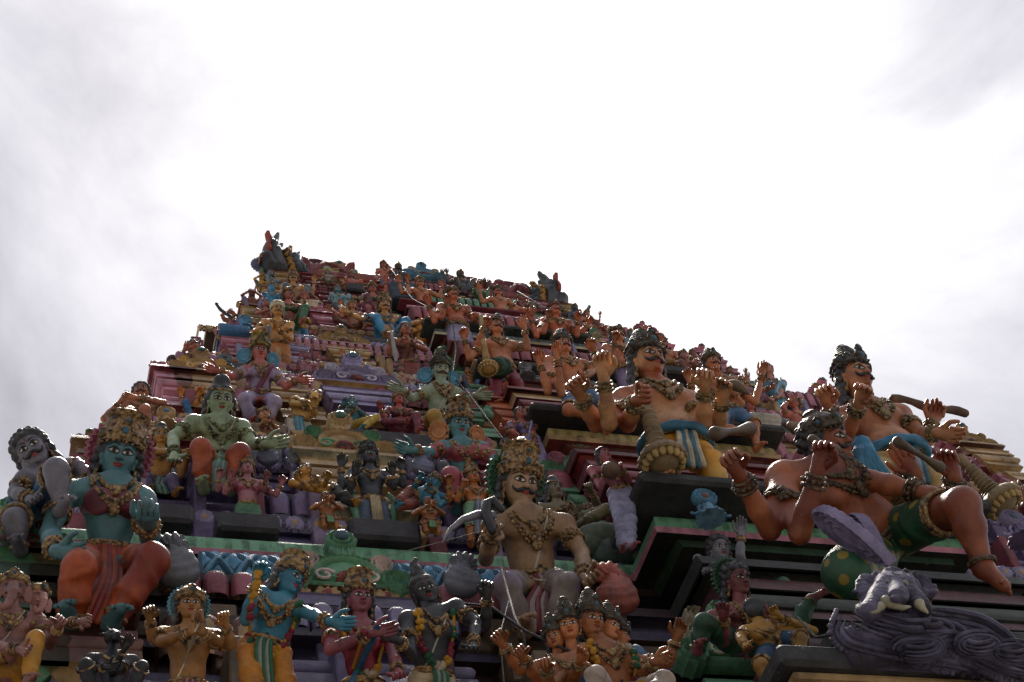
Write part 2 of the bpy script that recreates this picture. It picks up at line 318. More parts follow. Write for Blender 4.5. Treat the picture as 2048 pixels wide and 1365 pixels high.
# ------------------------------------------------------------------ heads
def bvh_of(v, f): return BVHTree.FromPolygons(v.tolist(), f.tolist())
HEADS = {}
def head_geo(kind, h):
    if (kind, h) in HEADS: return HEADS[kind, h]
    s = SDF(); fem = kind == 'female'
    if kind in ('male', 'female'):
        w = .94 if fem else 1.
        s.ell((0, .06, .13), (.36*w, .41, .37), k=.08).ell((0, -.07, -.10), (.315*w, .32, .38), k=.1)
        s.ell((0, -.19, -.35), (.19*w, .18, .15), k=.12).ell((0, -.02, -.27), (.27*w, .24, .17), k=.1)
        for q in (-1, 1):
            s.ell((q*.17*w, -.235, -.12), (.115, .10, .13), k=.1)
            s.cap((q*.03, -.365, .085), (q*.15*w, -.335, .115), .035, .04, k=.07).cap((q*.15*w, -.335, .115), (q*.25*w, -.25, .07), .04, .03, k=.07)
        for q in (-1, 1): s.ell((q*.145*w, -.44, .015), (.10, .10, .062), k=.06, neg=True)
        for q in (-1, 1):
            s.ell((q*.14*w, -.275, .012), (.09, .085, .07), k=.012)
            s.ell((q*.355*w, .04, -.03), (.045, .085, .14), R=eul(0, 0, q*25), k=.02).ell((q*.35*w, .02, -.2), (.035, .04, .08), k=.02)
        s.cap((0, -.36, .06), (0, -.465, -.115), .032, .05, k=.05)
        for q in (-1, 1): s.ell((q*.05, -.425, -.125), (.042, .05, .036), k=.03)
        for q in (-1, 1): s.ell((q*.045, -.40, -.225), (.062, .045, .026), k=.02)
        s.ell((0, -.39, -.275), (.072, .05, .032), k=.02).ell((0, -.375, -.40), (.075, .06, .06), k=.06)
    elif kind == 'elephant':
        s.ell((0, .05, .08), (.40, .42, .40), k=.1).ell((-.16, -.05, .32), (.22, .25, .2), k=.1).ell((.16, -.05, .32), (.22, .25, .2), k=.1)
        s.ell((0, -.22, -.2), (.26, .26, .24), k=.12)
        T = [(0, -.38, -.05), (0, -.56, -.35), (-.02, -.60, -.62), (-.1, -.62, -.85), (-.26, -.66, -.95), (-.38, -.72, -.85)]
        rr = [.19, .16, .14, .12, .10, .08]
        for i in range(5): s.cap(T[i], T[i+1], rr[i], rr[i+1], k=.04)
        for q in (-1, 1): s.ell((q*.52, .08, -.05), (.26, .05, .36), R=eul(0, 0, q*20), k=.04).cap((q*.2, -.4, -.3), (q*.27, -.6, -.42), .05, .02, k=.01)
    elif kind in ('bull', 'lion'):
        s.ell((0, .05, .05), (.36, .36, .34), k=.1).cap((0, -.2, -.05), (0, -.6, -.22), .24, .17 if kind == 'bull' else .2, k=.1)
        for q in (-1, 1):
            s.ell((q*.15, -.3, .1), (.09, .08, .08), k=.02).ell((q*.06, -.74, -.15), (.05, .05, .05), k=.02)
            if kind == 'bull': s.cap((q*.3, .05, .1), (q*.58, .0, .06), .09, .04, k=.04).cap((q*.2, 0, .3), (q*.4, -.02, .5), .07, .05, k=.02).cap((q*.4, -.02, .5), (q*.3, -.1, .7), .05, .015, k=.01)
            else: s.ell((q*.28, .08, .32), (.09, .05, .11), k=.03)
        s.cap((-.12, -.55, -.36), (.12, -.55, -.36), .1, .1, k=.03)
    v, f = s.mesh(h); b = bvh_of(v, f)
    ft = {}
    def hit(x, z, off=.006):
        r = b.ray_cast(Vector((x, -3, z)), Vector((0, 1, 0)))[0]
        return np.array((x, (r[1] if r is not None else -.3)-off, z))
    def patch(out, off=.008, dome=0., m=0, buf=None):
        out = np.asarray(out); c = out.mean(0); k = len(out); V = []
        for sc, d in ((1, 0), (.7, .6), (.35, 1)): V += [hit(*(c+(p-c)*sc), off+dome*d) for p in out]
        V.append(hit(*c, off+dome)); i = np.arange(k); i2 = (i+1) % k
        F = [np.stack([r*k+i, r*k+i2, (r+1)*k+i2, (r+1)*k+i], -1) for r in (0, 1)]+[np.stack([np.full(k, 3*k), 2*k+i, 2*k+i2], -1)]
        (buf or Buf()).add(V, F, m)
    cx = .142*(.94 if fem else 1); cz = .012 if kind in ('male', 'female') else .06; es = 1.
    if kind == 'elephant': cx, cz, es = .24, 0., .6
    if kind in ('bull', 'lion'): cx, cz, es = .15, .1, .8
    for q in (-1, 1):
        e = Buf(); a = np.linspace(0, 2*math.pi, 16, endpoint=False)
        al = np.stack([q*cx+q*.112*es*np.cos(a), cz+np.where(np.sin(a) > 0, .058, .036)*es*np.sin(a)+.018*np.cos(a)], -1)
        if q < 0: al = al[::-1]
        patch(al, .006, 0, 0, e)
        ir = np.stack([q*cx+.040*es*np.cos(a), cz+.006+.042*es*np.sin(a)], -1); patch(ir, .011, .004, 1, e)
        pu = np.stack([q*cx+.018*es*np.cos(a[::2]), cz+.006+.018*es*np.sin(a[::2])], -1); patch(pu, .019, .002, 2, e)
        L1 = [hit(*p, .006) for p in np.concatenate([al, al[:1]])]; e.add(*tube(L1, .0115, 5), m=2)
        up_ = np.linspace(-.1, 1.25, 9); e.add(*tube([hit(q*(cx-.10+.17*t), cz+.075*math.sin(math.pi*min(t, 1)*.9)+.012, .006) for t in up_[1:]], [.004, .01, .013, .014, .014, .012, .009, .004], 5), m=2)
        t = np.linspace(0, 1, 10)
        br = [hit(q*(.035+.25*w_), (.105 if kind in ('male', 'female') else .2)+.062*math.sin(math.pi*(.12+.75*w_)), .004) for w_ in t]
        bb = Buf().add(*tube(br, [.012, .02, .024, .025, .024, .022, .019, .015, .011, .006] if not fem else [.006, .012, .015, .016, .015, .014, .012, .01, .007, .004], 6))
        ft['eye', q] = e; ft['brow', q] = bb
    lp = Buf(); t = np.linspace(0, 2*math.pi, 20, endpoint=False)
    up1 = [(.098*math.cos(x), -.250+(.036*math.sin(x)*(1-.35*math.exp(-(math.cos(x)/.25)**2)) if math.sin(x) > 0 else .052*math.sin(x))) for x in t]
    if kind in ('male', 'female'):
        patch(up1, .005, .006, 0, lp); lp.add(*tube([hit(x, -.248+.01*abs(x)/.09, .012) for x in np.linspace(-.095, .095, 7)], .006, 4), m=1)
        ft['lips'] = lp
        ms = Buf()
        for q in (-1, 1):
            pts = [hit(q*x, z, o) for x, z, o in ((.0, -.185, .015), (.05, -.19, .03), (.11, -.215, .035), (.17, -.235, .035), (.225, -.215, .04))]
            pts += [pts[-1]+np.array((q*.045, .02, .035)), pts[-1]+np.array((q*.06, .03, .085))]
            ms.add(*tube(pts, [.030, .044, .05, .042, .032, .022, .01], 8))
        ft['moustache'] = ms
        tk = Buf(); r = hit(0, .17, .0); tk.add(*ball(r, (.028, .012, .03))); tk.add(*tube([hit(0, z, .004) for z in (.2, .25, .3)], [.012, .01, .004], 5)); ft['tilak'] = tk
        ash = Buf()
        for z in (.19, .235, .28): ash.add(*tube([hit(x, z, .002) for x in np.linspace(-.19, .19, 9)], .010, 4))
        ft['ash'] = ash
    HEADS[kind, h] = (v, f, b, ft); return HEADS[kind, h]
def hair_geo(style, h, _c={}):
    if (style, h) in _c: return _c[style, h]
    s = SDF(); s.ell((0, .13, .16), (.415, .42, .41), k=.06).ell((0, .22, -.1), (.38, .3, .42), k=.08)
    s.ell((0, .08, .34), (.39, .385, .22), k=.05)
    if style in ('long', 'bun', 'curly'):
        for q in (-1, 1):
            s.cap((q*.36, .14, .1), (q*.41, .18, -.5), .12, .13, k=.05).cap((q*.41, .18, -.5), (q*.52, .1, -.95), .13, .05, k=.05)
            for i in range(5): s.ell((q*(.40+.03*(i % 2)), .06+.03*(i % 2), .05-.2*i), (.1, .12, .1), k=.03)
    if style == 'bun': s.ell((0, .12, .66), (.24, .24, .22), k=.04).cap((0, .12, .5), (0, .12, .62), .3, .26, k=.03)
    if style == 'topknot': s.cap((0, .12, .45), (0, .18, 1.0), .3, .12, k=.03).cap((0, .18, 1.0), (.1, .14, 1.12), .12, .07, k=.03)
    if style == 'curly':
        for i in range(46):
            a = i*2.4; z = 1-(i+.5)/46*1.35; r = math.sqrt(max(0, 1-z*z)); p = np.array((r*math.cos(a)*.43, .13+r*math.sin(a)*.43, .16+z*.43))
            if not (p[1] < -.05 and p[2] < .33): s.ell(p, .095, k=.02)
    _c[style, h] = s.mesh(h); return _c[style, h]
def crown_geo(kind):
    """gold head-dress around the brow; returns buffers for cap and jewel"""
    c = Buf(); j = []; R = eul(-9); t0 = np.array((0, .06, .13)); n = 36
    wob = lambda k, a=.05: (lambda th, row: 1+a*np.abs(np.sin(th*k/2))*(row % 2))
    if kind == 'tall':
        prof = [(.43, .03), (.475, .05), (.485, .10), (.45, .13), (.46, .17), (.485, .22), (.47, .27), (.43, .30), (.42, .38), (.41, .5), (.39, .62), (.375, .70), (.42, .73), (.43, .78), (.39, .81), (.37, .84), (.40, .87), (.40, .91), (.34, .95), (.25, 1.0), (.12, 1.04), (.10, 1.08), (.13, 1.12), (.06, 1.18), (.01, 1.19)]
    elif kind == 'cone':
        prof = [(.43, .03), (.48, .06), (.48, .13), (.44, .16), (.47, .2), (.47, .26), (.40, .30)]
        for i in range(5): r = .41-.055*i; z = .34+.14*i; prof += [(r, z), (r+.02, z+.05), (r-.01, z+.1), (r-.05, z+.125)]
        prof += [(.09, 1.06), (.12, 1.12), (.05, 1.2), (.01, 1.22)]
    elif kind == 'low':
        prof = [(.43, .03), (.48, .06), (.48, .14), (.44, .17), (.47, .22), (.46, .28), (.40, .36), (.31, .45), (.22, .5), (.16, .55), (.17, .6), (.08, .66), (.01, .67)]
    else:                                       # 'turban'
        prof = [(.41, .05), (.46, .09), (.485, .15), (.46, .2), (.49, .24), (.50, .3), (.46, .35), (.47, .39), (.45, .45), (.38, .49), (.38, .53), (.32, .58), (.2, .62), (.05, .64)]
    kz = {'tall': .74, 'cone': .80}.get(kind, 1.); prof = [(r, z if z < .3 else .3+(z-.3)*kz) for r, z in prof]
    c.add(*lathe(prof, n, wob(18), R, t0))
    if kind != 'turban':
        for z, r, k in ((.02, .455, 22), (.22, .49, 20)):
            for i in range(k): a = 2*math.pi*i/k; c.add(*ball(R @ np.array((r*math.cos(a), r*math.sin(a), z))+t0, .034, n=6, m=4))
        for ang, zz, sz in ((-90, .24, 1.35), (-90, .47, .85), (-25, .2, .8), (-155, .2, .8)):
            if kind == 'low' and zz > .4: continue
            a = math.radians(ang); p = R @ np.array((.46*math.cos(a), .46*math.sin(a), zz))+t0; Rz = R @ eul(0, 0, ang+90)
            tt = np.linspace(0, 2*math.pi, 20, endpoint=False); o = np.stack([.12*sz*np.cos(tt)*(1+.1*np.cos(tt*8)), .15*sz*np.sin(tt)*(1+.1*np.cos(tt*8))], -1)
            c.add(*plate(o, .05, Rz, p, ((.88, .03), (.75, .0), (.55, .02))))
            j.append(Buf().add(*ball(p+Rz @ np.array((0, -.045, 0)), (.05*sz, .035, .06*sz), Rz, 10, 6)))
    return c, j
CROWNS = {}
def wheel_geo(r, teeth=30, spiral=False):
    b = Buf(); k = teeth*4; a = np.linspace(0, 2*math.pi, k, endpoint=False)
    rr = r*(1+.09*np.array([0, 1, 1.2, .3])[np.arange(k) % 4])
    b.add(*plate(np.stack([rr*np.cos(a), rr*np.sin(a)], -1), r*.16, steps=((.9, r*.04), (.82, -r*.05), (.72, -r*.05), (.66, r*.05), (.5, r*.02), (.42, -r*.06), (.2, r*.04))))
    for i in range(teeth): b.add(*ball((r*.77*math.cos(2*math.pi*i/teeth), -r*.09, r*.77*math.sin(2*math.pi*i/teeth)), r*.05, n=6, m=4))
    return b
# ------------------------------------------------------------------ the statues
class P:                                       # a joint seen at that pixel, fwd head-heights in front of the head's plane
    def __init__(s, x, y, f=0.): s.x, s.y, s.f = x, y, f
POSES = {
 'stand': dict(knL=(-.48, -.05, -4.7), anL=(-.5, .1, -6.3), knR=(.48, -.05, -4.7), anR=(.5, .1, -6.3)),
 'stride': dict(knL=(-.9, -.5, -4.5), anL=(-1.1, .1, -6.0), knR=(.7, -.1, -4.7), anR=(1.0, .3, -6.2)),
 'sit': dict(knL=(-1.0, -1.5, -2.7), anL=(-.55, -1.35, -4.3), knR=(1.0, -1.5, -2.7), anR=(.55, -1.35, -4.3)),
 'cross': dict(knL=(-1.55, -.8, -3.2), anL=(.25, -1.15, -3.35), knR=(1.55, -.8, -3.2), anR=(-.25, -.95, -3.3)),
 'ease': dict(knL=(-1.5, -.8, -3.2), anL=(.1, -1.1, -3.35), knR=(.8, -1.4, -2.9), anR=(.7, -1.3, -4.5)),
 'kneeup': dict(knL=(-.75, -1.2, -1.9), anL=(-.8, -1.0, -3.5), knR=(1.5, -.9, -3.1), anR=(0, -1.1, -3.4)),
 'squat': dict(knL=(-1.1, -1.2, -2.3), anL=(-.6, -.7, -3.7), knR=(1.1, -1.2, -2.3), anR=(.6, -.7, -3.7)),
}
ARMS = {  # elbow, wrist, curl (x is mirrored for the right of the picture)
 'rest': ((-1.2, -.1, -2.2), (-.95, -1.0, -2.75), .5), 'down': ((-1.15, .15, -2.3), (-1.2, -.1, -3.3), .4), 'up': ((-1.35, -.35, -2.1), (-1.5, -.9, -1.1), .5),
 'up2': ((-1.7, .0, -1.7), (-1.9, -.3, -.5), .6), 'pray': ((-.95, -.5, -2.1), (-.13, -1.05, -1.45), .05), 'hip': ((-1.5, .1, -2.1), (-.75, -.35, -2.8), .7),
 'out': ((-1.7, -.1, -1.5), (-2.6, -.4, -1.3), .2), 'bless': ((-1.15, -.3, -2.1), (-1.0, -1.1, -1.35), .1), 'head': ((-1.3, -.4, -.9), (-.6, -.4, -.2), .4),
 'cross': ((-1.0, -.5, -2.0), (.25, -.95, -1.75), .4), 'club': ((-1.3, -.3, -2.1), (-1.1, -.9, -2.6), .9), 'mouth': ((-.95, -.7, -1.6), (-.15, -.75, -.6), .5)}
def unit(v): v = np.asarray(v, float); return v/(np.linalg.norm(v)+1e-12)
def circle(c, u, v, ru, rv, n=20):
    a = np.linspace(0, 2*math.pi, n, endpoint=False); return c+np.cos(a)[:, None]*u*ru+np.sin(a)[:, None]*v*rv
def fingers(buf, w, d, nrm, U, curl, th, lod, m=0):
    d = unit(d); nn = unit(nrm-d*(nrm@d)); a = np.cross(d, nn); n = 8 if lod > 1 else 5
    for i, (ln, sp) in enumerate(((.33, -.09), (.41, -.02), (.38, .03), (.30, .10))):
        b = w+d*.36*U+a*(i-1.5)*.098*U*(-th); p = [b-d*.05*U, b]; c = curl*(.85+.12*i)
        for t_, l_ in ((.62, .42), (1.62, .32), (2.35, .26)):
            g = c*t_; dd = math.cos(g)*unit(d-a*sp*th*(1-min(1, curl)))+math.sin(g)*nn; p.append(p[-1]+dd*ln*l_*U*1.05)
        buf.add(*tube(p, np.array([.058, .056, .052, .046, .038])*U, n), m=m)
    b = w+d*.1*U+a*th*.1*U; d1 = unit(d*.75+a*th*.75+nn*(.25+.4*curl)); d2 = unit(d*.9+a*th*(.35-.5*curl)+nn*(.3+.6*curl))
    buf.add(*tube([b, b+d1*.16*U, b+d1*.28*U, b+d1*.28*U+d2*.13*U, b+d1*.28*U+d2*.22*U], np.array([.085, .07, .06, .055, .042])*U, n), m=m)
def figure(name, label, head, Y, up, skin, pose='sit', arms=('rest', 'rest'), yaw=0, lean=8, tilt=0, hp=15, hy=0, hr=0, J=None, fem=False, lod=1,
           wear=('trousers', (.4, .1, .05)), hat='tall', hatc=None, halo=None, mous=False, group=None, belly=1., extra=(), jewel=True, sash=None, kind=None,
           thread=False, cat='statue', ash=False, hair=None, legs=True, blouse=None, thick=1., hairc=None, ears=None, armc=None, pin=None, garland=None, neck2=True, sx=1., floor=None, sl=None, slv=True):
    A = at(head[0], head[1], Y); U = up/ppm(A); Rb = eul(lean, tilt, yaw); Rz = eul(0, 0, yaw); h = U*{3: .05, 2: .062, 1: .085, 0: .12}[lod]
    skm = paint(skin, .38, dirt=.6, bump=.3) if not isinstance(skin, bpy.types.Material) else skin
    def W(v): return A+U*(Rb@np.array(v, float))
    def get(v, leg=False):
        if isinstance(v, P): return at(v.x, v.y, Y-v.f*U)
        return PEL+U*(Rz@(np.array(v, float)-np.array((0, .15, -3.0)))) if leg else W(v)
    J = J or {}
    nk = get(J.get('nk', (0, .12, -.80))); PEL = get(J.get('pel', (0, .15, -3.0)))
    shL = get(J.get('shL', (-.84*sx, .14, -1.03))); shR = get(J.get('shR', (.84*sx, .14, -1.03)))
    upv = unit(nk-PEL); rt = unit((shR-shL)-upv*((shR-shL)@upv)); bk = np.cross(upv, rt); TR = np.stack([rt, bk, upv], 1); TL = np.linalg.norm(nk-PEL)
    pose = dict(POSES[pose]); pose.update({k: v for k, v in J.items() if k[:2] in ('kn', 'an', 'to')})
    hipL = PEL-rt*.40*U; hipR = PEL+rt*.40*U; kn = {}; an = {}
    for s in 'LR': kn[s] = get(pose['kn'+s], True); an[s] = get(pose['an'+s], True)
    if floor is not None:
        for q_ in 'LR': an[q_][2] = max(an[q_][2], floor+.14*U); kn[q_][2] = max(kn[q_][2], floor+.9*U)
        PEL[2] = max(PEL[2], floor+1.3*U)
    base = np.array([PEL[0], PEL[1], min(PEL[2]-.4*U, an['L'][2]-.2*U if legs else 1e9, an['R'][2]-.2*U if legs else 1e9)])
    root = thing(name, label, cat, base, group)
    T = lambda t, x=0., y=0.: nk+(PEL-nk)*t+rt*x*U+bk*y*U
    r = U*thick
    s = SDF(); s.ks = U*1.6
    s.cap(W((0, .06, -.35)), nk, .22*r, .25*r, k=.08)
    s.cap(nk+(shL-nk)*.3-upv*.02*U, shL, .22*r, .24*r, k=.12).cap(nk+(shR-nk)*.3-upv*.02*U, shR, .22*r, .24*r, k=.12)
    if fem:
        s.ell(T(.27), (.60*r, .34*r, .30*TL), TR, k=.12).ell(T(.55), (.44*r, .32*r, .30*TL), TR, k=.12).ell(T(.97), (.60*r, .42*r, .22*TL), TR, k=.15)
        for q in (-1, 1): s.ell(T(.36, q*.29, -.33), (.25*r, .25*r, .25*r), TR, k=.03)
    else:
        s.ell(T(.27), (.70*r, .40*r, .30*TL), TR, k=.12).ell(T(.56, 0, .02), (.56*r, .37*r, .30*TL), TR, k=.12)
        s.ell(T(.76, 0, -.06*belly), (.52*r*belly, .42*r*belly, .24*TL), TR, k=.14).ell(T(1.0), (.58*r, .40*r, .18*TL), TR, k=.12)
        for q in (-1, 1): s.ell(T(.30, q*.31, -.27), (.33*r, .17*r, .21*r), TR, k=.05)
    body = Buf(); ornaments = []; allarms = []
    for i, a in enumerate(list(arms)+list(extra)):
        if a is None: continue
        if isinstance(a, str): a = ARMS[a]
        side = (-1, 1)[i] if i < 2 else None; o = dict(a[3]) if len(a) > 3 else {}
        if side is None: side = o.get('side', -1 if (isinstance(a[0], P) and a[0].x < head[0]) or (not isinstance(a[0], P) and a[0][0] < 0) else 1)
        flip = side > 0 and i < 2 and a in ARMS.values()
        q = lambda v: v if isinstance(v, P) or not flip else (-v[0], v[1], v[2])
        el, wr = get(q(a[0])), get(q(a[1])); sh = shL if side < 0 else shR
        if i >= 2: sh = sh+bk*.12*U-upv*.06*U
        allarms.append((sh, el, wr, a[2] if len(a) > 2 else .4, side, o))
    for sh, el, wr, curl, side, o in allarms:
        s.ell(sh, .27*r, k=.08).cap(sh, el, .225*r, .165*r, k=.07).ell(sh+(el-sh)*.45, (.215*r,)*3, k=.08)
        s.cap(el, el+(wr-el)*.35, .165*r, .175*r, k=.04).cap(el+(wr-el)*.35, wr, .17*r, .112*r, k=.05)
        fd = unit(wr-el); d = unit(np.array(o['d'], float)) if 'd' in o else fd; view = unit(CAM-wr)
        n0 = np.array(o['n'], float) if 'n' in o else view*1.0+np.array((0, 0, .25)); nn = n0-d*(n0@d)
        if np.linalg.norm(nn) < .2: nn = np.array((0, 0, 1.))-d*d[2]
        nn = unit(nn); a_ = np.cross(d, nn); th = o.get('th', 1 if (a_@(T(.3)-wr)) > 0 else -1)
        s.cap(wr, wr+d*.12*r, .105*r, .11*r, k=.04).ell(wr+d*.24*U, (.17*U, .22*U, .085*U), np.stack([a_, d, nn], 1), k=.05)
        fingers(body, wr, d, nn, U, curl, th, lod)
        o['hand'] = wr+d*.42*U+nn*.09*U
        if jewel:
            e1 = unit(np.cross(fd, (0, 0, 1.)) if abs(fd[2]) < .95 else np.cross(fd, (1., 0, 0))); e2 = np.cross(fd, e1)
            bz = Buf()
            for kk, tt in enumerate((.90, .82, .74) if lod > 1 else (.86,)):
                c = el+(wr-el)*tt; rr = (.145+.016*(.9-tt)*10)*r; bz.add(*tube(circle(c, e1, e2, rr, rr, 18 if lod > 1 else 10), (.036 if lod > 1 else .06)*U, 6, closed=True), m=0)
                if lod > 2 and kk == 1:
                    for z in range(14): bz.add(*ball(circle(c, e1, e2, rr*1.22, rr*1.22, 14)[z], .04*U, n=5, m=4))
            ornaments.append(('bracelet', bz))
            if lod > 0:
                ua = unit(el-sh); e1 = unit(np.cross(ua, (0, 1., 0)) if abs(ua[1]) < .95 else np.cross(ua, (1., 0, 0))); e2 = np.cross(ua, e1); c = sh+(el-sh)*.52; bz = Buf()
                for dz in ((-.055, .055) if lod > 1 else (0,)): bz.add(*tube(circle(c+ua*dz*U, e1, e2, .235*r, .235*r, 18), .04*U, 6, closed=True))
                out = unit(view-ua*(view@ua)); bz.add(*ball(c+out*.23*r, (.13*U, .13*U, .08*U), n=10, m=6))
                for z in range(8 if lod > 1 else 0): bz.add(*ball(c+out*.25*r+.13*U*(math.cos(z*.785)*np.cross(out, ua)+math.sin(z*.785)*ua), .045*U, n=6, m=4))
                ornaments.append(('armlet', bz))
    g = None; wt, wc = wear[0], wear[1]
    if legs:
        ft = {}
        for sd, hp_ in (('L', hipL), ('R', hipR)):
            K, N_ = kn[sd], an[sd]; frac = {'trousers': 1., 'shorts': 0., 'skirt': 1., 'none': -1, 'half': .0}[wt]
            if frac < 1:
                if frac < 0: s.cap(hp_, K, .40*r, .26*r, k=.1)
                else: s.cap(hp_+(K-hp_)*.6, K, .31*r, .26*r, k=.05)
                s.ell(K, .275*r, k=.08).cap(K, K+(N_-K)*.35, .24*r, .25*r, k=.06)
                s.cap(K+(N_-K)*.35, N_, .235*r, .135*r, k=.06)
            else: s.cap(K+(N_-K)*.75, N_, .17*r, .135*r, k=.05).cap(PEL, K, .16*r, k=.05).cap(K, K+(N_-K)*.8, .16*r, .15*r, k=.05)
            fdir = unit(get(J['to'+sd])-N_) if 'to'+sd in J else unit(Rz@np.array((-.25 if sd == 'L' else .25, -1, -.12)))
            s.ell(N_-fdir*.06*U, .15*r, k=.06).cap(N_, N_+fdir*.5*U-np.array((0, 0, .05))*U, .145*r, .105*r, k=.08)
            sd_ = unit(np.cross(fdir, (0, 0, 1.)))
            for i in range(5): body.add(*ball(N_+fdir*(.60-.035*abs(i-1))*U+sd_*(i-2)*.075*U-np.array((0, 0, .05))*U, (.05*U if i else .062*U), n=6, m=4))
            if jewel and lod > 0:
                la = unit(N_-K); e1 = unit(np.cross(la, (0, 1., .1))); e2 = np.cross(la, e1); bz = Buf(); c = K+(N_-K)*.9; bz.add(*tube(circle(c, e1, e2, .19*r, .19*r, 14), .05*U, 6, closed=True)); ornaments.append(('anklet', bz))
        if wt != 'none':
            g = SDF(); g.ks = U*1.5
            g.ell(T(1.0), (.60*r, .44*r, .17*TL), TR, k=.1).ell(T(.93), (.58*r, .43*r, .10*TL), TR, k=.06)
            for sd, hp_ in (('L', hipL), ('R', hipR)):
                K, N_ = kn[sd], an[sd]
                if wt in ('shorts', 'half'):
                    cv_ = wear[2][sd] if len(wear) > 2 else .78; e_ = hp_+(K-hp_)*min(1, cv_); g.cap(hp_, e_, .43*r, .35*r, k=.08)
                    if cv_ > 1: g.cap(K, K+(N_-K)*(cv_-1), .36*r, .33*r, k=.05); e_ = None
                    if e_ is not None:
                        la = unit(K-hp_); e1 = unit(np.cross(la, (0, 1., .1))); e2 = np.cross(la, e1); hem = Buf()
                        for dz in (-.07, .0, .07) if lod > 1 else (0,): hem.add(*tube(circle(e_+la*(.30+dz)*U, e1, e2, .345*r, .345*r, 22), .05*U, 6, closed=True))
                        hem.build('hem', GOLD, root)
                else: g.cap(hp_, K, .35*r, .275*r, k=.05).ell(K, .28*r, k=.05).cap(K, K+(N_-K)*.5, .265*r, .255*r, k=.05).cap(K+(N_-K)*.5, K+(N_-K)*.86, .255*r, .21*r, k=.05)
            if wt == 'skirt':
                for t_ in (.25, .5, .75, 1.): g.cap(hipL+(kn['L']-hipL)*t_, hipR+(kn['R']-hipR)*t_, .33*r, k=.08)
                for t_ in (.3, .6, .85): g.cap(kn['L']+(an['L']-kn['L'])*t_, kn['R']+(an['R']-kn['R'])*t_, .27*r, k=.08)
    sv, sf = s.mesh(h)
    # navel, folds of the cloth
    hk = kind or ('female' if fem else 'male'); hh = {3: .026, 2: .034, 1: .05, 0: .07}[lod]; hv, hf, hb, ft = head_geo(hk, hh)
    HR = eul(hp, hr, yaw+hy); HT = lambda b, nm, m, par=root: Buf().merge(b, HR*U, A).build(nm, m, par)
    bb = Buf().add(sv, sf); bb.merge(body); bb.add(hv@(HR*U).T+A, hf)
    bo = bb.build('body', [skm], root)
    if lod > 0 and not fem:
        tb = bvh_of(sv, sf)
    else: tb = bvh_of(sv, sf) if lod > 0 else None
    def drape(pts, off=.02):
        out = []
        for x, z in pts:
            o_ = nk+rt*x*U+upv*z*U-bk*3*U; r_ = tb.ray_cast(Vector(o_), Vector(bk))[0]
            if r_ is None: continue
            out.append(np.array(r_)-bk*off*U)
        return out
    if jewel:
        if tb is not None:
            nb = Buf(); sets = [(.36, .32, .038), (.50, .74, .034), (.46, .62, .026)] if lod > 1 and neck2 else [(.40, .46, .07)]
            for w_, dp, tr in sets:
                a = np.linspace(0.12, math.pi-.12, 19 if lod > 1 else 11); pts = drape([(-w_*math.cos(x), -.02-dp*math.sin(x)**1.3) for x in a], .02)
                if len(pts) < 5: continue
                nb.add(*tube(pts, tr*U, 6))
                if lod > 1:
                    for i, p_ in enumerate(pts[2:-2]): nb.add(*ball(p_-bk*.03*U-upv*.05*U, (.040*U if i % 2 else .050*U), n=7, m=5))
                nb.add(*ball(pts[len(pts)//2]-bk*.06*U-upv*.08*U, (.13*U, .07*U, .13*U), TR, 10, 6))
            if nb.v: ornaments.append(('necklace', nb))
        wb = Buf(); c = T(.93, 0, -.02)
        for dz, q in ((0, 1), (.12, 1.)) if lod > 1 else ((0, 1),): wb.add(*tube(circle(c+upv*dz*U, rt, bk, .61*r*q*(belly if dz else max(1, belly*.97)), .46*r*q*max(1, belly*.95), 28), .06*U, 6, closed=True))
        wb.add(*ball(c-bk*.48*r, (.17*U, .08*U, .13*U), TR, 10, 6)); ornaments.append(('belt', wb))
        for q in (-1, 1):
            eb = Buf(); eb.add(*tube(np.array([(q*.37, .0+.075*math.cos(x), -.33+.085*math.sin(x)) for x in np.linspace(0, 2*math.pi, 12, endpoint=False)]), .028, 5, closed=True)); eb.add(*ball((q*.38, -.01, -.47), (.06, .06, .08)))
            if hk in ('male', 'female'): HT(eb, 'earring', GOLD)
    gm = armc or GOLD
    for nm, b_ in ornaments: b_.build(nm, gm, root)
    if thread and tb is not None:
        pts = drape([(.42-.85*t_, -.05-2.0*t_) for t_ in np.linspace(0, 1, 14)], .012)
        if len(pts) > 3: Buf().add(*tube(pts, .028*U, 5)).build('sacred_thread', paint((.5, .45, .35), .5), root)
    if lod > 0 and tb is not None and wt != 'sari':
        pts = drape([(0, -(TL/U)*.80)], 0)
        if pts and not blouse: Buf().add(*ball(pts[0], (.05*U, .03*U, .05*U), TR, 8, 6)).build('navel', INK if lod > 2 else skm, root)
    if blouse:
        bl = SDF(); bl.ks = U*1.4; e = 1.0
        if fem: 
            bl.ell(T(.29), (.64*r, .375*r, .26*TL), TR, k=.1)
            for q in (-1, 1): bl.ell(T(.36, q*.29, -.34), (.275*r, .27*r, .275*r), TR, k=.05)
        else: bl.ell(T(.30), (.74*r, .45*r, .30*TL), TR, k=.1)
        for sh, el, wr, *_ in (allarms if slv else ()): bl.cap(sh, sh+(el-sh)*.55, .285*r, .25*r, k=.1)
        if len(blouse) > 3: bl.ell(T(.55), (.50*r, .37*r, .34*TL), TR, k=.1)
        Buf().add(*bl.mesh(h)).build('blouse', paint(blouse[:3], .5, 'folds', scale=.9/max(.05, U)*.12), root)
        if len(blouse) > 3 and tb is not None:
            pts = drape([(.62-1.1*t_, .0-2.2*t_) for t_ in np.linspace(0, 1, 12)], .11)
            if len(pts) > 3: Buf().add(*tube(pts, .09*U, 6)).build('sash', paint(blouse[3], .5), root)
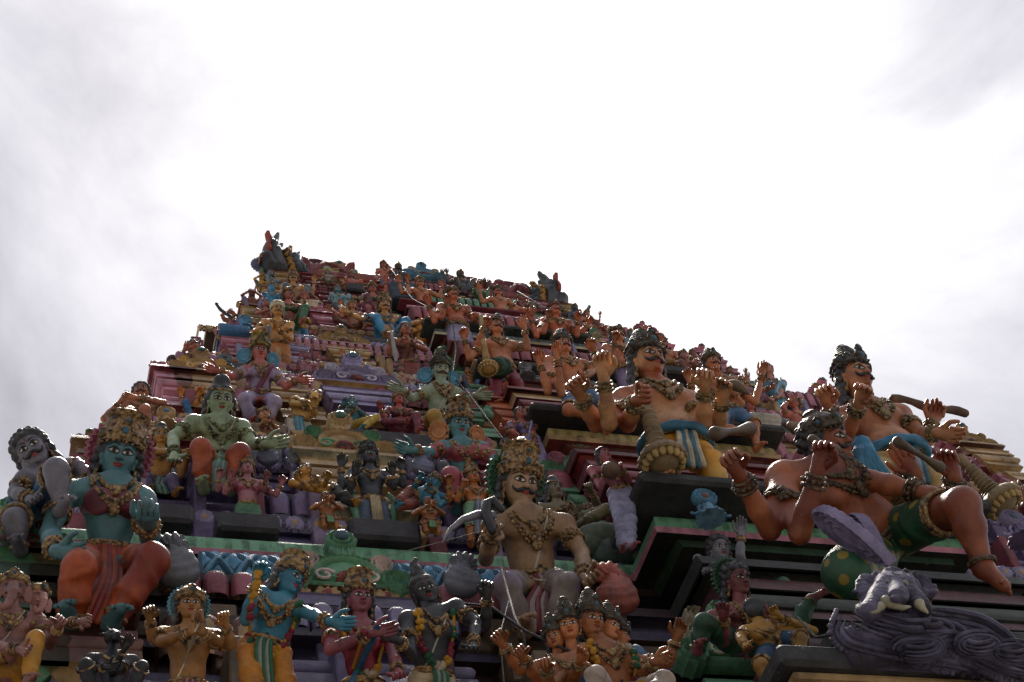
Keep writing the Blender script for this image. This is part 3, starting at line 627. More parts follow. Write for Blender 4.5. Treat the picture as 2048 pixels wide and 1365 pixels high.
    if g is not None:
        gv, gf = g.mesh(h); n_ = vnormals(gv, gf)
        if lod > 0:                                # pleats run round the limbs
            ph = np.zeros(len(gv))
            for sd in 'LR':
                hp_, K, N_ = (hipL if sd == 'L' else hipR), kn[sd], an[sd]
                for a_, b_, o_ in ((hp_, K, 0), (K, N_, np.linalg.norm(K-hp_))):
                    d = b_-a_; t_ = np.clip(((gv-a_)@d)/(d@d), 0, 1); dist = np.linalg.norm(gv-a_-t_[:, None]*d, axis=1)
                    m_ = dist < .45*U; ph = np.where(m_, (o_+t_*np.linalg.norm(d))/U, ph)
            wv = np.abs(np.sin(ph*5.2+1.3*np.sin(gv[:, 0]/U*2.3)+.9*np.sin(gv[:, 2]/U*3.1))); gv = gv+n_*((1-wv)**2*.05*U)[:, None]
        wm = wc if isinstance(wc, bpy.types.Material) else paint(wc, .48, dirt=.5)
        gb = Buf().add(gv, gf).build('garment', wm, root)
        if sash is not None:
            km, am = (kn['L']+kn['R'])/2, (an['L']+an['R'])/2; pb = Buf(); st = T(.92)-bk*.52*r
            if np.linalg.norm(km-PEL) > 1.25*U and (km-PEL)@bk < -.6*U: cp = [st, T(1.0)-bk*.75*r-upv*.1*U, PEL+(km-PEL)*.62-upv*.25*U, km*.45+am*.55, am]
            else: cp = [st, T(1.0)-bk*.55*r, km-bk*.42*U, km*.45+am*.55-bk*.36*U]
            if sl: cp = cp[:2]+[cp[1]+(cp[2]-cp[1])*.6]
            tt = np.linspace(0, len(cp)-1, 16); cc = np.array([[np.interp(x, range(len(cp)), [q[i] for q in cp]) for i in range(3)] for x in tt])
            for _ in range(3): cc[1:-1] = (cc[:-2]+2*cc[1:-1]+cc[2:])/4
            for i in (-2, -1, 0, 1, 2): pb.add(*tube([p_+rt*i*.085*U*(1+.5*t_/16)-bk*.02*U*math.cos(i*2+t_*.6) for t_, p_ in enumerate(cc)], np.linspace(.058, .075, 16)*U, 7), m=1 if abs(i) == 1 else 0)
            pb.build('sash', [paint(sash[:3], .5), paint(sash[3] if len(sash) > 3 else tuple(min(1, x*.5+.2) for x in sash), .5)], root)
    if garland:
        if tb is not None:
            gl = Buf(); a = np.linspace(0, math.pi, 23); pts = drape([(-.62*math.cos(x), .0-1.9*math.sin(x)) for x in a], .09)
            for i, p_ in enumerate(pts):
                for z in range(3): gl.add(*ball(p_+RNG.normal(0, .035, 3)*U, .1*U, n=6, m=5), m=(i//3) % 4)
            if len(pts) > 3: gl.add(*tube(pts, .05*U, 6), m=0)
            if gl.v: gl.build('garland', [paint(c_, .6, bump=.6) for c_ in (rgb('b8861c'), rgb('7a1730'), rgb('1f5a3a'), rgb('a89a88'))], root)
    # head
    if hk in ('male', 'female', 'elephant', 'bull', 'lion'):
        for q in (-1, 1):
            HT(ft['eye', q], 'eye', [EYEW, paint(rgb('2a140c'), .3, dirt=0.), INK])
            if hk in ('male', 'female'): HT(ft['brow', q], 'eyebrow', INK)
    if hk in ('male', 'female'):
        HT(ft['lips'], 'lips', [LIP, INK]); 
        if mous: HT(ft['moustache'], 'moustache', INK if mous is True else mous)
        if lod > 0: HT(ft['tilak'], 'tilak', RED)
        if ash: HT(ft['ash'], 'ash_stripes', paint((.5, .48, .44), .6))
    hst = hair or {'tall': 'long', 'cone': 'long', 'low': 'long', 'turban': 'short', 'bun': 'bun', 'topknot': 'topknot', 'curly': 'curly', 'long': 'long', None: 'short'}[hat]
    if hk not in ('elephant', 'bull', 'lion') and hst != 'none':
        v_, f_ = hair_geo(hst, {3: .035, 2: .045, 1: .06, 0: .08}[lod]); Buf().add(v_@(HR*U).T+A, f_).build('hair', hairc or HAIR, root)
    if hat in ('tall', 'cone', 'low', 'turban'):
        if hat not in CROWNS: CROWNS[hat] = crown_geo(hat)
        c_, j_ = CROWNS[hat]; co = HT(c_, 'crown' if hat != 'turban' else 'turban', paint(hatc, .5, None if hat == 'turban' else 'gold') if hatc else GOLD)
        for q_ in (j_ if lod > 1 else j_[:1] if lod else []): HT(q_, 'jewel', paint(rgb('1e4c60'), .25, dirt=.2), co)
    if hat == 'bun' or hat == 'curly' and lod > 1:
        bd = Buf().add(*tube(circle(np.array((0, .1, .36)), np.array((1., 0, 0)), np.array((0, 1., .12)), .405, .405, 24), .04, 6, closed=True)); HT(bd, 'hair_band', GOLD)
    if halo:
        wb = wheel_geo(.65); b2 = Buf().merge(wb, None, (0, .32, .12)); HT(b2, 'halo', paint(halo, .5))
    if ears:
        for q in (-1, 1): b2 = Buf().merge(wheel_geo(.34, 16), eul(0, 0, q*25), (q*.66, .1, -.28)); HT(b2, 'ear_wheel', paint(ears, .5))
    return dict(root=root, U=U, A=A, arms=allarms, T=T, rt=rt, bk=bk, up=upv, HR=HR, kn=kn, an=an)
# ------------------------------------------------------------------ the tower
YC = 6.3                                       # the middle of the tower, front to back
#        z      y(front)  half width  half width of the middle bay, its projection
TIER = [(-ZB, -4.1, 6.2, 1.9, .5), (-4.9, -2.66, 5.8, 1.4, .5), (-2.45, -1.33, 5.25, 1.22, .45), (0., 0., 4.55, 1.02, .40), (2.12, 1.15, 3.97, .90, .30), (4.16, 2.26, 3.36, .70, .22),
        (5.77, 3.13, 2.91, .78, .24), (7.29, 3.96, 2.37, .68, .17), (8.42, 4.58, 2.0, .5, .10), (9.40, 5.05, 1.78, .45, .05)]
OFF = 2                                        # TIER[OFF + k] is storey k
def plan(k):
    z, y, w, b, p = TIER[k+OFF]; return np.array([(-w, y), (-b, y), (-b, y-p), (b, y-p), (b, y), (w, y), (w, 2*YC-y), (-w, 2*YC-y)], float), z+ZB
def offs(P, o):
    d = np.roll(P, -1, 0)-P; n = np.stack([d[:, 1], -d[:, 0]], -1); n /= np.linalg.norm(n, axis=1)[:, None]; return P+o*(n+np.roll(n, 1, 0))
def sweep(rows, A, B=None, rect=None):          # rows (t, off, mat) or (t, off, mat, dz)
    (PA, za), (PB, zb) = A, (B or A); V = []; F = []; M = []; n = len(PA)
    for r in rows:
        Pt = offs(PA+(PB-PA)*r[0], r[1]); z = za+(zb-za)*r[0]+(r[3] if len(r) > 3 else 0); V.append(np.c_[Pt, np.full(n, z)])
    i = np.arange(n); i2 = (i+1) % n
    for k in range(len(rows)-1): F.append(np.stack([k*n+i, k*n+i2, (k+1)*n+i2, (k+1)*n+i], -1)); M += [rows[k][2]]*n
    b = Buf(); b.v.append(np.concatenate(V)); b.n = len(b.v[0]); b.f.append((np.concatenate(F), np.array(M))); return b
def bands(spec, o0=-.32, o1=-.14):
    """mouldings from (t0, t1, shape, off, mat)"""
    rows = []
    for t0, t1, sh, o, m in spec:
        B = lambda t: o0+(o1-o0)*t
        h = t1-t0
        if sh == 'flat': rows += [(t0, B(t0)+o, m), (t1-.004, B(t0)+o, m)]
        elif sh == 'torus': rows += [(t0+h*(.5-.5*math.cos(a)), B(t0)+o+.045*math.sin(a), m) for a in np.linspace(0, math.pi, 8)]
        elif sh == 'cove': rows += [(t0+h*q, B(t0)+o+.07*(1-math.sin(q*math.pi))-.035, m) for q in np.linspace(0, 1, 7)]
        elif sh == 'ogee': rows += [(t0+h*q, B(t0)+o+.05*(q*q*(3-2*q)), m) for q in np.linspace(0, 1, 6)]+[(t1, B(t0)+o+.05, m)]
    return rows
TW = thing('temple_tower', 'tapering temple gateway tower painted in many colours and crowded with statues', 'temple tower', (0, YC, 0))
def C(*a, **k): k.setdefault('dirt', .85); k.setdefault('bump', .4); return paint(*a, **k)
def wplan(k):                                  # the walls stand in from the corners of the cornices
    p_, z = plan(k); s = .24*(1 if k < 3 else .7); p_ = p_.copy(); p_[[0, 7], 0] += s; p_[[5, 6], 0] -= s; return p_, z
cMar, cRed, cBrn, cDkG = rgb('6e2a35'), rgb('7a2a26'), rgb('5a3222'), rgb('1c3a24')
cLil, cPur, cTan, cGrn, cPink = rgb('857c9e'), rgb('54476c'), rgb('a0845a'), rgb('578868'), rgb('a86c7e')
cBlu, cSlt, cDkB, cOrg, cCrm = rgb('4a7f9e'), rgb('4c5658'), rgb('1e3848'), rgb('b86a4a'), rgb('a8a088')
PAL = {-2: (cTan, cMar, cBrn, cTan, cMar), -1: (cTan, cMar, cBrn, cLil, cPur), 0: (rgb('4a3a28'), rgb('2c1216'), rgb('201a30'), rgb('3e3854'), rgb('2a1210')), 1: (rgb('4a3e62'), rgb('6e6690'), rgb('80684a'), cPur, cMar), 2: (cTan, cPink, cMar, cTan, cGrn), 3: (cPink, cTan, cMar, cLil, cMar),  # storey 0 wall colours darkened to imitate light falling off lower down
       4: (cMar, cPink, cTan, cMar, cBrn), 5: (cMar, cGrn, cTan, cMar, cDkG), 6: (cMar, cTan, cGrn, cTan, cRed)}
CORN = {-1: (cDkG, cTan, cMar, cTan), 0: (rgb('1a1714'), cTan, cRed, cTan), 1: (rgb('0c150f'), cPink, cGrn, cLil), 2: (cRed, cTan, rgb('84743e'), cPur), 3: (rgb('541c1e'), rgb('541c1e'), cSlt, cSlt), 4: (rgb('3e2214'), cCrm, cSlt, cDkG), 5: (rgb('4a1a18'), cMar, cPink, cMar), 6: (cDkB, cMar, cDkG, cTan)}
SPEC = [(0., .10, 'flat', .10, 2), (.10, .17, 'torus', .07, 0), (.17, .23, 'flat', .05, 1), (.23, .29, 'cove', .05, 2), (.29, .345, 'flat', .10, 0), (.345, .40, 'torus', .06, 3), (.40, .50, 'flat', .0, 1), (.50, .54, 'flat', .06, 3),
        (.54, .61, 'torus', .05, 0), (.61, .66, 'flat', .09, 3), (.66, .71, 'cove', .06, 2), (.71, .76, 'flat', .11, 1), (.76, .90, 'flat', -.09, 2), (.90, .955, 'ogee', .0, 4), (.955, 1.0, 'flat', .02, 4)]
for k in range(-2, 7):
    A, B = wplan(k), wplan(k+1); sc = (B[1]-A[1])/2.12; pl = PAL[k]
    sp = [(a, b, s_, o*sc, m) for a, b, s_, o, m in SPEC]
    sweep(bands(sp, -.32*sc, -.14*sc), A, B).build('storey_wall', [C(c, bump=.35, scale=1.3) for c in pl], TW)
for k in range(-1, 7):
    A = plan(k); s = max(.45, (plan(min(k+1, 6))[1]-A[1])/2.12 if k < 6 else .5); c = CORN[k]; e = .0
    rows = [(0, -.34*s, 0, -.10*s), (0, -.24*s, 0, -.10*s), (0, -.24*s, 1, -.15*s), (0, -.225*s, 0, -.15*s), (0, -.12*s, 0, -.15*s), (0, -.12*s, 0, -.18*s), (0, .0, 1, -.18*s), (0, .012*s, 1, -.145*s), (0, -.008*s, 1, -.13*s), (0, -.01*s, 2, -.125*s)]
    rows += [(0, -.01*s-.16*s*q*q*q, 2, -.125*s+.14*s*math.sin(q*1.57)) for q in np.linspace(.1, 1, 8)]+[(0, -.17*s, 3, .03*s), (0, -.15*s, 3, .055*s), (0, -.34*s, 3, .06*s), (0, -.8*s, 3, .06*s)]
    sweep(rows, A).build('cornice', [C(tuple(x*.7 for x in c[0]), dirt=.3), C(c[1], dirt=.8), C(c[2], pat='scallop', c2=tuple(min(1, x*1.35+.02) for x in c[2]), scale=3/s, dirt=.7), C(c[3], dirt=.8)], TW)  # soffit colour darkened further, painting in the shade under the ledges
def slab(x0, x1, y0, y1, z0, z1, m=None):
    b = Buf().add(*boxv(x0, x1, y0, y1, z0, z1, .02)); return b.build('slab', m or C(rgb('26282a'), dirt=.8, bump=.5), TW, flat=True)
for k, ov, th, mc in ((0, .20, .09, None), (1, .21, .08, None), (2, .08, .07, None), (3, .04, .05, rgb('3a3c3a')), (4, .05, .06, rgb('343c3a')), (5, .03, .05, cMar)):
    z, y, w, b, p = TIER[k+OFF]; s = (TIER[k+OFF+1][0]-z)/2.12; z += ZB
    slab(-b-.11*s, b+.11*s, y-p-ov*s, y-.02, z+(.07 if k != 1 else .02)*s, z+((.07 if k != 1 else .02)+th)*s, C(mc, dirt=.7, bump=.5) if mc else None)
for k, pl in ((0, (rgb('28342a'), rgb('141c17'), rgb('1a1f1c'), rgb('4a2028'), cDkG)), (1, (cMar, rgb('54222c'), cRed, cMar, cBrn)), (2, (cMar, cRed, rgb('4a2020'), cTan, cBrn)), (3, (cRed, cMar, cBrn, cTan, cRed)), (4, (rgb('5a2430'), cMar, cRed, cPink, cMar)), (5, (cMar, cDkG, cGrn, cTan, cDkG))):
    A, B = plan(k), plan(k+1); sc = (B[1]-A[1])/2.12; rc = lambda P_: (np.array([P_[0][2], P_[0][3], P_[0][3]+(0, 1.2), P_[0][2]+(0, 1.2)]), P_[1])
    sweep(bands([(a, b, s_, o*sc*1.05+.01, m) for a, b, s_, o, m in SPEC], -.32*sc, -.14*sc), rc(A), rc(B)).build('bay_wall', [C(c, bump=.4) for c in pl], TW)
def wallpt(px, py, k, off=0.):                 # where that pixel's ray meets the sloping wall of storey k
    za, ya = TIER[k+OFF][0]+ZB, TIER[k+OFF][1]; zb, yb = TIER[k+OFF+1][0]+ZB, TIER[k+OFF+1][1]; s = (zb-za)/2.12
    y0, y1 = ya+.27*s-off, yb+.09*s-off; n = np.array((0, -(zb-za), (y1-y0))); q = at(px, py, y0); d = q-CAM; d /= np.linalg.norm(d)
    t = (np.array((0, y0, za))-CAM)@n/(d@n); return CAM+d*t, s
def relief(fr, name, mats, hf, mf, X0, X1, curve, nu, nv, parent=None):
    """heightfield on a curved strip: curve(v) -> (y, z, ny, nz)"""
    u = np.linspace(0, 1, nu+1); v = np.linspace(0, 1, nv+1); UU, VV = np.meshgrid(u, v); cu = np.array([curve(q) for q in v]); Hh = hf(UU, VV)
    Pn = np.stack([X0+(X1-X0)*UU, cu[:, 0][:, None]+Hh*cu[:, 2][:, None], cu[:, 1][:, None]+Hh*cu[:, 3][:, None]], -1).reshape(-1, 3)
    i = np.arange(nv)[:, None]*(nu+1); j = np.arange(nu)[None]; f = np.stack([i+j, i+j+1, i+nu+2+j, i+nu+1+j], -1).reshape(-1, 4)
    uc, vc = (UU[:-1, :-1]+UU[1:, 1:])/2, (VV[:-1, :-1]+VV[1:, 1:])/2; b = Buf(); b.add(Pn, f, mf(uc, vc).astype(int).ravel())
    for e in (0, nu):                           # closed ends
        r = Pn.reshape(nv+1, nu+1, 3)[:, e]; bk_ = r.copy(); bk_[:, 1] = cu[:, 0].max()+.15; q = np.arange(nv); g = np.stack([q, q+1, nv+2+q, nv+1+q], -1); b.add(np.concatenate([r, bk_]), g if e else g[:, ::-1])
    return b.build(name, mats, parent or TW)
def lattice(X0, X1, z, y, r, c, k=0):
    """barrel roof with a net of ribs over diamond bosses"""
    L_ = X1-X0; n = max(1, round(L_/(r*.75)))
    def cv(v): a = -.15+v*1.75; return (y-r*math.cos(a), z+r*math.sin(a), -math.cos(a), math.sin(a))
    tri = lambda q: np.abs((q % 1)-.5)*2
    def hf(u, v): a, b = tri(u*n+v*1.5), tri(u*n-v*1.5); rib = np.maximum(a, b) > .80; return np.where(rib, .13, .11*(1-np.maximum(a, b))+.07*((np.abs(a)+np.abs(b)) < .5))*r
    def mf(u, v): a, b = tri(u*n+v*1.5), tri(u*n-v*1.5); m = np.maximum(a, b); return np.where(m > .80, 1, np.where(m > .62, 2, 0))
    o = relief(None, 'lattice_roof', [C(tuple(min(1, x*1.25) for x in c)), C(c), C(tuple(x*.35 for x in c))], hf, mf, X0, X1, cv, int(n*20), 26)
    tb = Buf()
    for i in range(n*2): a = X0+(i+.5)*L_/(n*2); tb.add(*ball((a, y-.05, z+r*1.02), (r*.11, r*.1, r*.2), n=6, m=5))
    tb.add(*tube([(X0, y-.05, z+r), (X1, y-.05, z+r)], r*.08, 6)); tb.build('ridge', C(c), o)
    return o
def petals(X0, X1, z0, z1, y, c, c2, wpet, depth=.05, arch=True):
    n = max(1, round((X1-X0)/wpet))
    cv = lambda v: (y+.0*v, z0+(z1-z0)*v, -1, .0)
    def shp(u, v): q = ((u*n) % 1-.5)*2; return 1-np.abs(q)**2.6-np.abs((v-(.35 if arch else .5))/(.65 if arch else .5))**3*.98
    hf = lambda u, v: depth*np.sqrt(np.clip(shp(u, v), 0, 1))
    mf = lambda u, v: np.where(shp(u, v) < .16, 2, np.where(shp(u, v) > .62, 1, 0))
    return relief(None, 'petal_band', [C(c), C(c2), C(tuple(x*.2 for x in c))], hf, mf, X0, X1, cv, n*(30 if wpet > .1 else 16), 26 if wpet > .1 else 14)
def crest(p, w, c, c2, parent=None, rx=-8, th=.16, face=True, jc=(.04, .10, .13), knob=True, yaw=0):
    """scrolled crest: toothed arch with terraces, side scrolls, stem and jewelled knob"""
    R = eul(rx, 0, yaw)*w; p = np.asarray(p, float); b = Buf()
    a = np.linspace(0, math.pi, 34); o = [(.46*math.cos(x)*(1+.035*(i % 2)), .06+.40*math.sin(x)**.8*(1+.05*(i % 2))) for i, x in enumerate(a)]
    o = [(.46, 0.)]+o+[(-.46, 0.)]
    b.add(*plate(o, th, R, p, ((.90, .03), (.80, -.02), (.72, -.02), (.68, .04), (.56, .02), (.48, -.03), (.36, .0))))
    k_ = len(o)
    for q in (-1, 1):
        for i, (sx, sz, sr) in enumerate(((.50, .10, .17), (.36, .36, .11))):
            t = np.linspace(0, 2*math.pi, 24, endpoint=False); b.add(*plate(np.stack([sr*np.cos(t)*(1+.06*np.cos(t*12)), sr*np.sin(t)*(1+.06*np.cos(t*12))], -1), th*1.15, R, p+R@np.array((q*sx, -.01, sz)), ((.88, .025), (.70, -.03), (.5, .03), (.28, -.03))), m=i)
        b.add(*tube([p+R@np.array((q*x, -th*.5-.03, z)) for x, z in [(.22+.11*(1-t*.7)*math.cos(2.6-t*7), .13+.09*(1-t*.7)*math.sin(2.6-t*7)) for t in np.linspace(0, 1, 12)]], .016*w, 5), m=1)
    if knob:
        b.add(*plate([(.07, .42), (.10, .52), (.13, .56), (.12, .62), (-.12, .62), (-.13, .56), (-.10, .52), (-.07, .42)][:], th*.9, R, p, ((.8, .02),)), m=0)
        t = np.linspace(0, 2*math.pi, 28, endpoint=False); b.add(*plate(np.stack([.15*np.cos(t)*(1+.07*np.cos(t*9)), .13*np.sin(t)*(1+.07*np.cos(t*9))], -1), th*1.1, R, p+R@np.array((0, -.02, .70)), ((.86, .02), (.66, -.02), (.55, .02))), m=0)
        for i in (-1, 0, 1): b.add(*tube([p+R@np.array((i*.06, -th*.55, .44)), p+R@np.array((i*.05, -th*.58, .60))], .014*w, 5), m=0)
    o_ = b.build('crest', [C(c, dirt=.5), C(c2, dirt=.5)], parent or TW)
    j = Buf().add(*ball(p+R@np.array((0, -.13*1.0-.02, .71 if knob else .3)), (.075*w, .04*w, .06*w), n=12, m=8)); j.build('boss', C(jc, .25), o_)
    if face: Buf().add(*ball(p+R@np.array((0, -.085, .11)), (.12*w, .06*w, .10*w), n=12, m=8)).build('flower', C(rgb('7a2a22'), pat='gold', bump=.4), o_)
    return o_
def pavilion(px, py, k, wpx, col, crc, crc2, depth=.16, jc=(.04, .10, .13), t0=.12, t1=.74, cw=1.15):
    """small shrine front standing out of the storey wall, a crest on top of it"""
    q, s = wallpt(px, py, k); w = wpx/ppm(q)*.5/.9; X = q[0]; zc, ya, *_ = TIER[k+OFF]; zn, yb, *_ = TIER[k+1+OFF]
    PA = np.array([(X-w, ya), (X+w, ya), (X+w, ya+1.2*s), (X-w, ya+1.2*s)]); PB = PA+np.array((0, yb-ya)); A = (PA+np.array((0, .05*s)), zc+ZB); B = (PB-np.array((0, .02)), zn+ZB)
    sp = [(max(a, t0), min(b, t1), sh, o*s, m) for a, b, sh, o, m in SPEC if b > t0 and a < t1]
    o_ = sweep(bands(sp, -.30*s+depth*s, -.14*s+depth*s)+[(t1, -.2*s, 0)], A, B).build('pavilion', [C(c) for c in col], TW)
    if crc is not None:
        y = ya+(yb-ya)*t1+.17*s-depth*s; z = zc+(zn-zc)*t1+ZB; crest((X, y-.02, z), w*2*cw*.85, crc, crc2, o_, jc=jc)
    return o_
def volute(px, py, k, size, c, flip=1, parent=None, Y=None):
    """rounded scroll like a swan: full breast, neck curling over, combed crest"""
    q = wallpt(px, py, k, .30)[0] if Y is None else at(px, py, Y); r = size/ppm(q); s = SDF(); f = flip
    s.ell((0, 0, 0), (.5, .34, .45), k=.08).cap((-.1*f, 0, .2), (.05*f, -.02, .7), .33, .24, k=.1).cap((.05*f, -.02, .7), (.3*f, -.05, .72), .24, .17, k=.08).cap((.3*f, -.05, .72), (.38*f, -.05, .45), .16, .07, k=.04)
    v, ff = s.mesh(.055); a = np.arctan2(v[:, 2]-.4, v[:, 0]-.1*f); rad = np.hypot(v[:, 2]-.4, v[:, 0]-.1*f); n_ = vnormals(v, ff)
    v = v+n_*(np.where(v[:, 2] > .42, .035*np.sin(a*17+rad*4), .012*np.sin(rad*34)))[:, None]
    return Buf().add(v*r+q, ff).build('volute', C(c, .4), TW)
def wx(px, py, k): return wallpt(px, py, k)[0][0]
def zrow(k, t, off=0.):                         # height and depth of the wall at height fraction t
    z, y, *_ = TIER[k+OFF]; z2, y2, *_ = TIER[k+1+OFF]; s = (z2-z)/2.12; return z+(z2-z)*t+ZB, y+(y2-y)*t+(.32*(1-t)+.14*t)*s-off*s, s
# pilasters and little arched ornaments that break up the mouldings
for k, sp_, cc in ((0, .40, (rgb('5a5274'), rgb('5e4c36'), rgb('4e2028'))), (1, .34, (cPur, rgb('7c6a86'), cMar)), (2, .42, (cTan, cPink, cMar)), (3, .44, (cMar, cTan, cLil))):
    z, y, w, b, p = TIER[k+OFF]; z2, y2 = TIER[k+1+OFF][:2]; s = (z2-z)/2.12; n = int((w-b-.3)/(sp_*s))
    for i in range(n):
        for sg in (-1, 1):
            if sg > 0 and k < 2 and i > 4: continue
            x = sg*(b+.25+(i+.3)*sp_*s); pb = Buf()
            for ta, tb, hw, o in ((.10, .17, .055, .125), (.17, .40, .034, .085), (.40, .45, .05, .11), (.45, .54, .036, .085), (.54, .61, .06, .12)):
                za, zb = z+ZB+(z2-z)*ta, z+ZB+(z2-z)*tb; yy = y+(y2-y)*ta+(.32-.18*ta)*s; v_, f_ = boxv(x-hw*s, x+hw*s, yy-o*s, yy+.3*s, za, zb-.004, .008); pb.add(v_, f_)
            #pb.add(*ball((x, y+(y2-y)*.3+(.32-.18*.3)*s-.085*s, z+ZB+(z2-z)*.29), (.03*s, .02*s, .07*s), n=10, m=8))
            pb.build('pilaster', C(cc[i % 3], dirt=.8), TW, flat=True)
def arch(k, x, c, c2, w=.26):
    z, y, _, b, p = TIER[k+OFF]; s = (TIER[k+OFF+1][0]-z)/2.12; crest((x, y+.02*s, z+ZB-.14*s), w*s, c, c2, knob=False, th=.22, face=False, jc=(.05, .02, .02))
for k, sp_, c, c2 in ((1, .62, cGrn, cPink), (2, .50, rgb('84743e'), cPur), (3, .55, cSlt, cRed), (4, .5, cSlt, cCrm), (5, .5, cPink, cMar)):
    w, b = TIER[k+OFF][2:4]; s = (TIER[k+OFF+1][0]-TIER[k+OFF][0])/2.12; n = int((w-b)/(sp_*s))
    if k > 1:
        for i in range(n): arch(k, -b-.2-(i+.2)*sp_*s, c, c2)
# pavilions: pixel, storey, width in pixels, colours, crest colours
BL3 = lambda a, b, c_: (a, b, c_, a, b)
pavilion(672, 1190, 0, 330, BL3(rgb('48405e'), rgb('281f3a'), rgb('3c3022')), cGrn, rgb('c9b6b0'), .12, t1=.70, cw=.66)  # darkened like the storey 0 wall, dim light put into the colour
pavilion(165, 1180, 0, 120, BL3(cBrn, cBrn, cTan), None, None, .2)
pavilion(12, 1130, 0, 170, BL3(cDkG, cDkG, cGrn), cGrn, cRed, .2)
pavilion(1330, 1230, 0, 180, BL3(cGrn, rgb('2c5a40'), cTan), cGrn, cCrm, .12, t1=.42)
pavilion(1365, 1190, 0, 120, BL3(cMar, cMar, cTan), cCrm, cCrm, .10, t1=.66)
pavilion(1600, 1130, 0, 190, BL3(rgb('34503a'), rgb('24382a'), cDkG), None, None, .1)
pavilion(672, 930, 1, 150, BL3(cTan, cTan, cCrm), cTan, cGrn, .16, jc=(.05, .12, .08))
pavilion(1150, 960, 1, 150, BL3(cGrn, cMar, cRed), cGrn, cPink, .10, jc=(.08, .02, .02))
pavilion(175, 905, 1, 50, BL3(rgb('6e4e2c'), cBrn, rgb('6e4e2c')), rgb('7a6038'), cBrn, .1)
pavilion(400, 775, 2, 95, BL3(cTan, cTan, cBrn), cTan, rgb('c4a060'), .14)
pavilion(705, 800, 2, 120, BL3(cLil, cPur, cTan), cLil, rgb('c6c2d6'), .16)
pavilion(580, 810, 2, 90, BL3(cTan, cBrn, cTan), None, None, .12)
pavilion(1012, 835, 2, 85, BL3(cOrg, cOrg, cRed), cOrg, cOrg, .14)
pavilion(945, 860, 2, 60, BL3(cGrn, cGrn, rgb('2c5a40')), None, None, .1)
pavilion(335, 745, 2, 50, BL3(cPink, cPink, cMar), None, None, .14)
pavilion(1960, 930, 2, 80, BL3(cTan, cTan, cBrn), cTan, cTan, .14)
pavilion(1890, 900, 2, 70, BL3(cPink, cMar, cPink), cPink, cTan, .1)
pavilion(470, 695, 3, 55, BL3(cPink, cPink, cMar), cPink, cPink, .12)
pavilion(690, 718, 3, 75, BL3(cTan, cTan, cMar), cTan, cTan, .12)
pavilion(585, 705, 3, 50, BL3(cLil, cPink, cLil), None, None, .1)
pavilion(912, 735, 3, 60, BL3(cGrn, cGrn, cMar), cGrn, cGrn, .12)
pavilion(1640, 795, 3, 60, BL3(cPink, cTan, cMar), cPink, cTan, .12)
for px, py, c in ((505, 632, cTan), (640, 642, cPink), (1235, 745, cTan), (1440, 745, cPink)): pavilion(px, py, 4, 44, BL3(c, c, cMar), c, c, .1)
for px, py, c in ((540, 585, cTan), (650, 600, cMar), (760, 612, cCrm), (1180, 660, cTan), (1290, 670, cPink)): pavilion(px, py, 5, 34, BL3(c, c, cMar), c, c, .1)
for px, py, c in ((560, 560, cTan), (620, 570, cMar), (690, 568, cTan), (760, 575, cRed), (1070, 605, cPink), (1120, 612, cTan)): pavilion(px, py, 6, 26, BL3(c, c, cMar), None, None, .1)
# net-patterned barrel roofs, petal friezes
def lat(k, px0, px1, py, t, r, c, off=.02):
    z, y, s = zrow(k, t-.02, off); lattice(wx(px0, py, k), wx(px1, py, k), z, y+.02*s, r*s, c)
lat(0, 385, 560, 1135, .755, .20, cBlu); lat(0, 760, 985, 1155, .755, .20, cBlu); lat(0, 1480, 1600, 1110, .755, .2, rgb('39566b'))
lat(1, 500, 628, 915, .80, .19, cPur); lat(1, 745, 880, 930, .80, .19, cPur); lat(1, 215, 300, 880, .80, .19, cTan)
lat(2, 300, 350, 765, .80, .17, cPink); lat(2, 460, 640, 785, .80, .17, cPink); lat(2, 780, 960, 820, .80, .17, cLil)
lat(3, 545, 640, 705, .80, .17, cLil); lat(3, 725, 860, 725, .80, .17, cLil); lat(3, 400, 440, 690, .8, .17, cTan)
lat(4, 560, 830, 640, .8, .17, cMar); lat(5, 520, 800, 600, .8, .17, cMar)
def pet(k, px0, px1, py, t0, t1, c, c2, wp, off=.05):
    z0, y, s = zrow(k, t0, off); z1 = zrow(k, t1)[0]; petals(wx(px0, py, k), wx(px1, py, k), z0, z1, y, c, c2, wp*s, .05*s)
pet(0, 330, 540, 1165, .64, .71, cMar, rgb('8a4a58'), .11, .16); pet(0, 790, 1000, 1195, .64, .71, cMar, rgb('8a4a58'), .11, .16)
pet(0, 530, 850, 1210, .50, .57, cPur, cLil, .10, .19); pet(0, 300, 540, 1210, .42, .53, cBrn, cTan, .24, .12)
pet(1, 490, 620, 935, .67, .75, cPur, cSlt, .12, .14); pet(1, 760, 880, 950, .67, .75, cPur, cSlt, .12, .14); pet(1, 520, 880, 1000, .30, .40, cPur, rgb('7a6a94'), .13, .10)
pet(2, 460, 640, 800, .60, .72, cPink, cTan, .13, .12); pet(2, 760, 960, 850, .60, .72, cMar, cRed, .13, .12); pet(3, 560, 860, 730, .60, .72, cMar, cPink, .11, .12)
pet(1, 1040, 1240, 940, .60, .74, cMar, rgb('8a4450'), .20, .1)
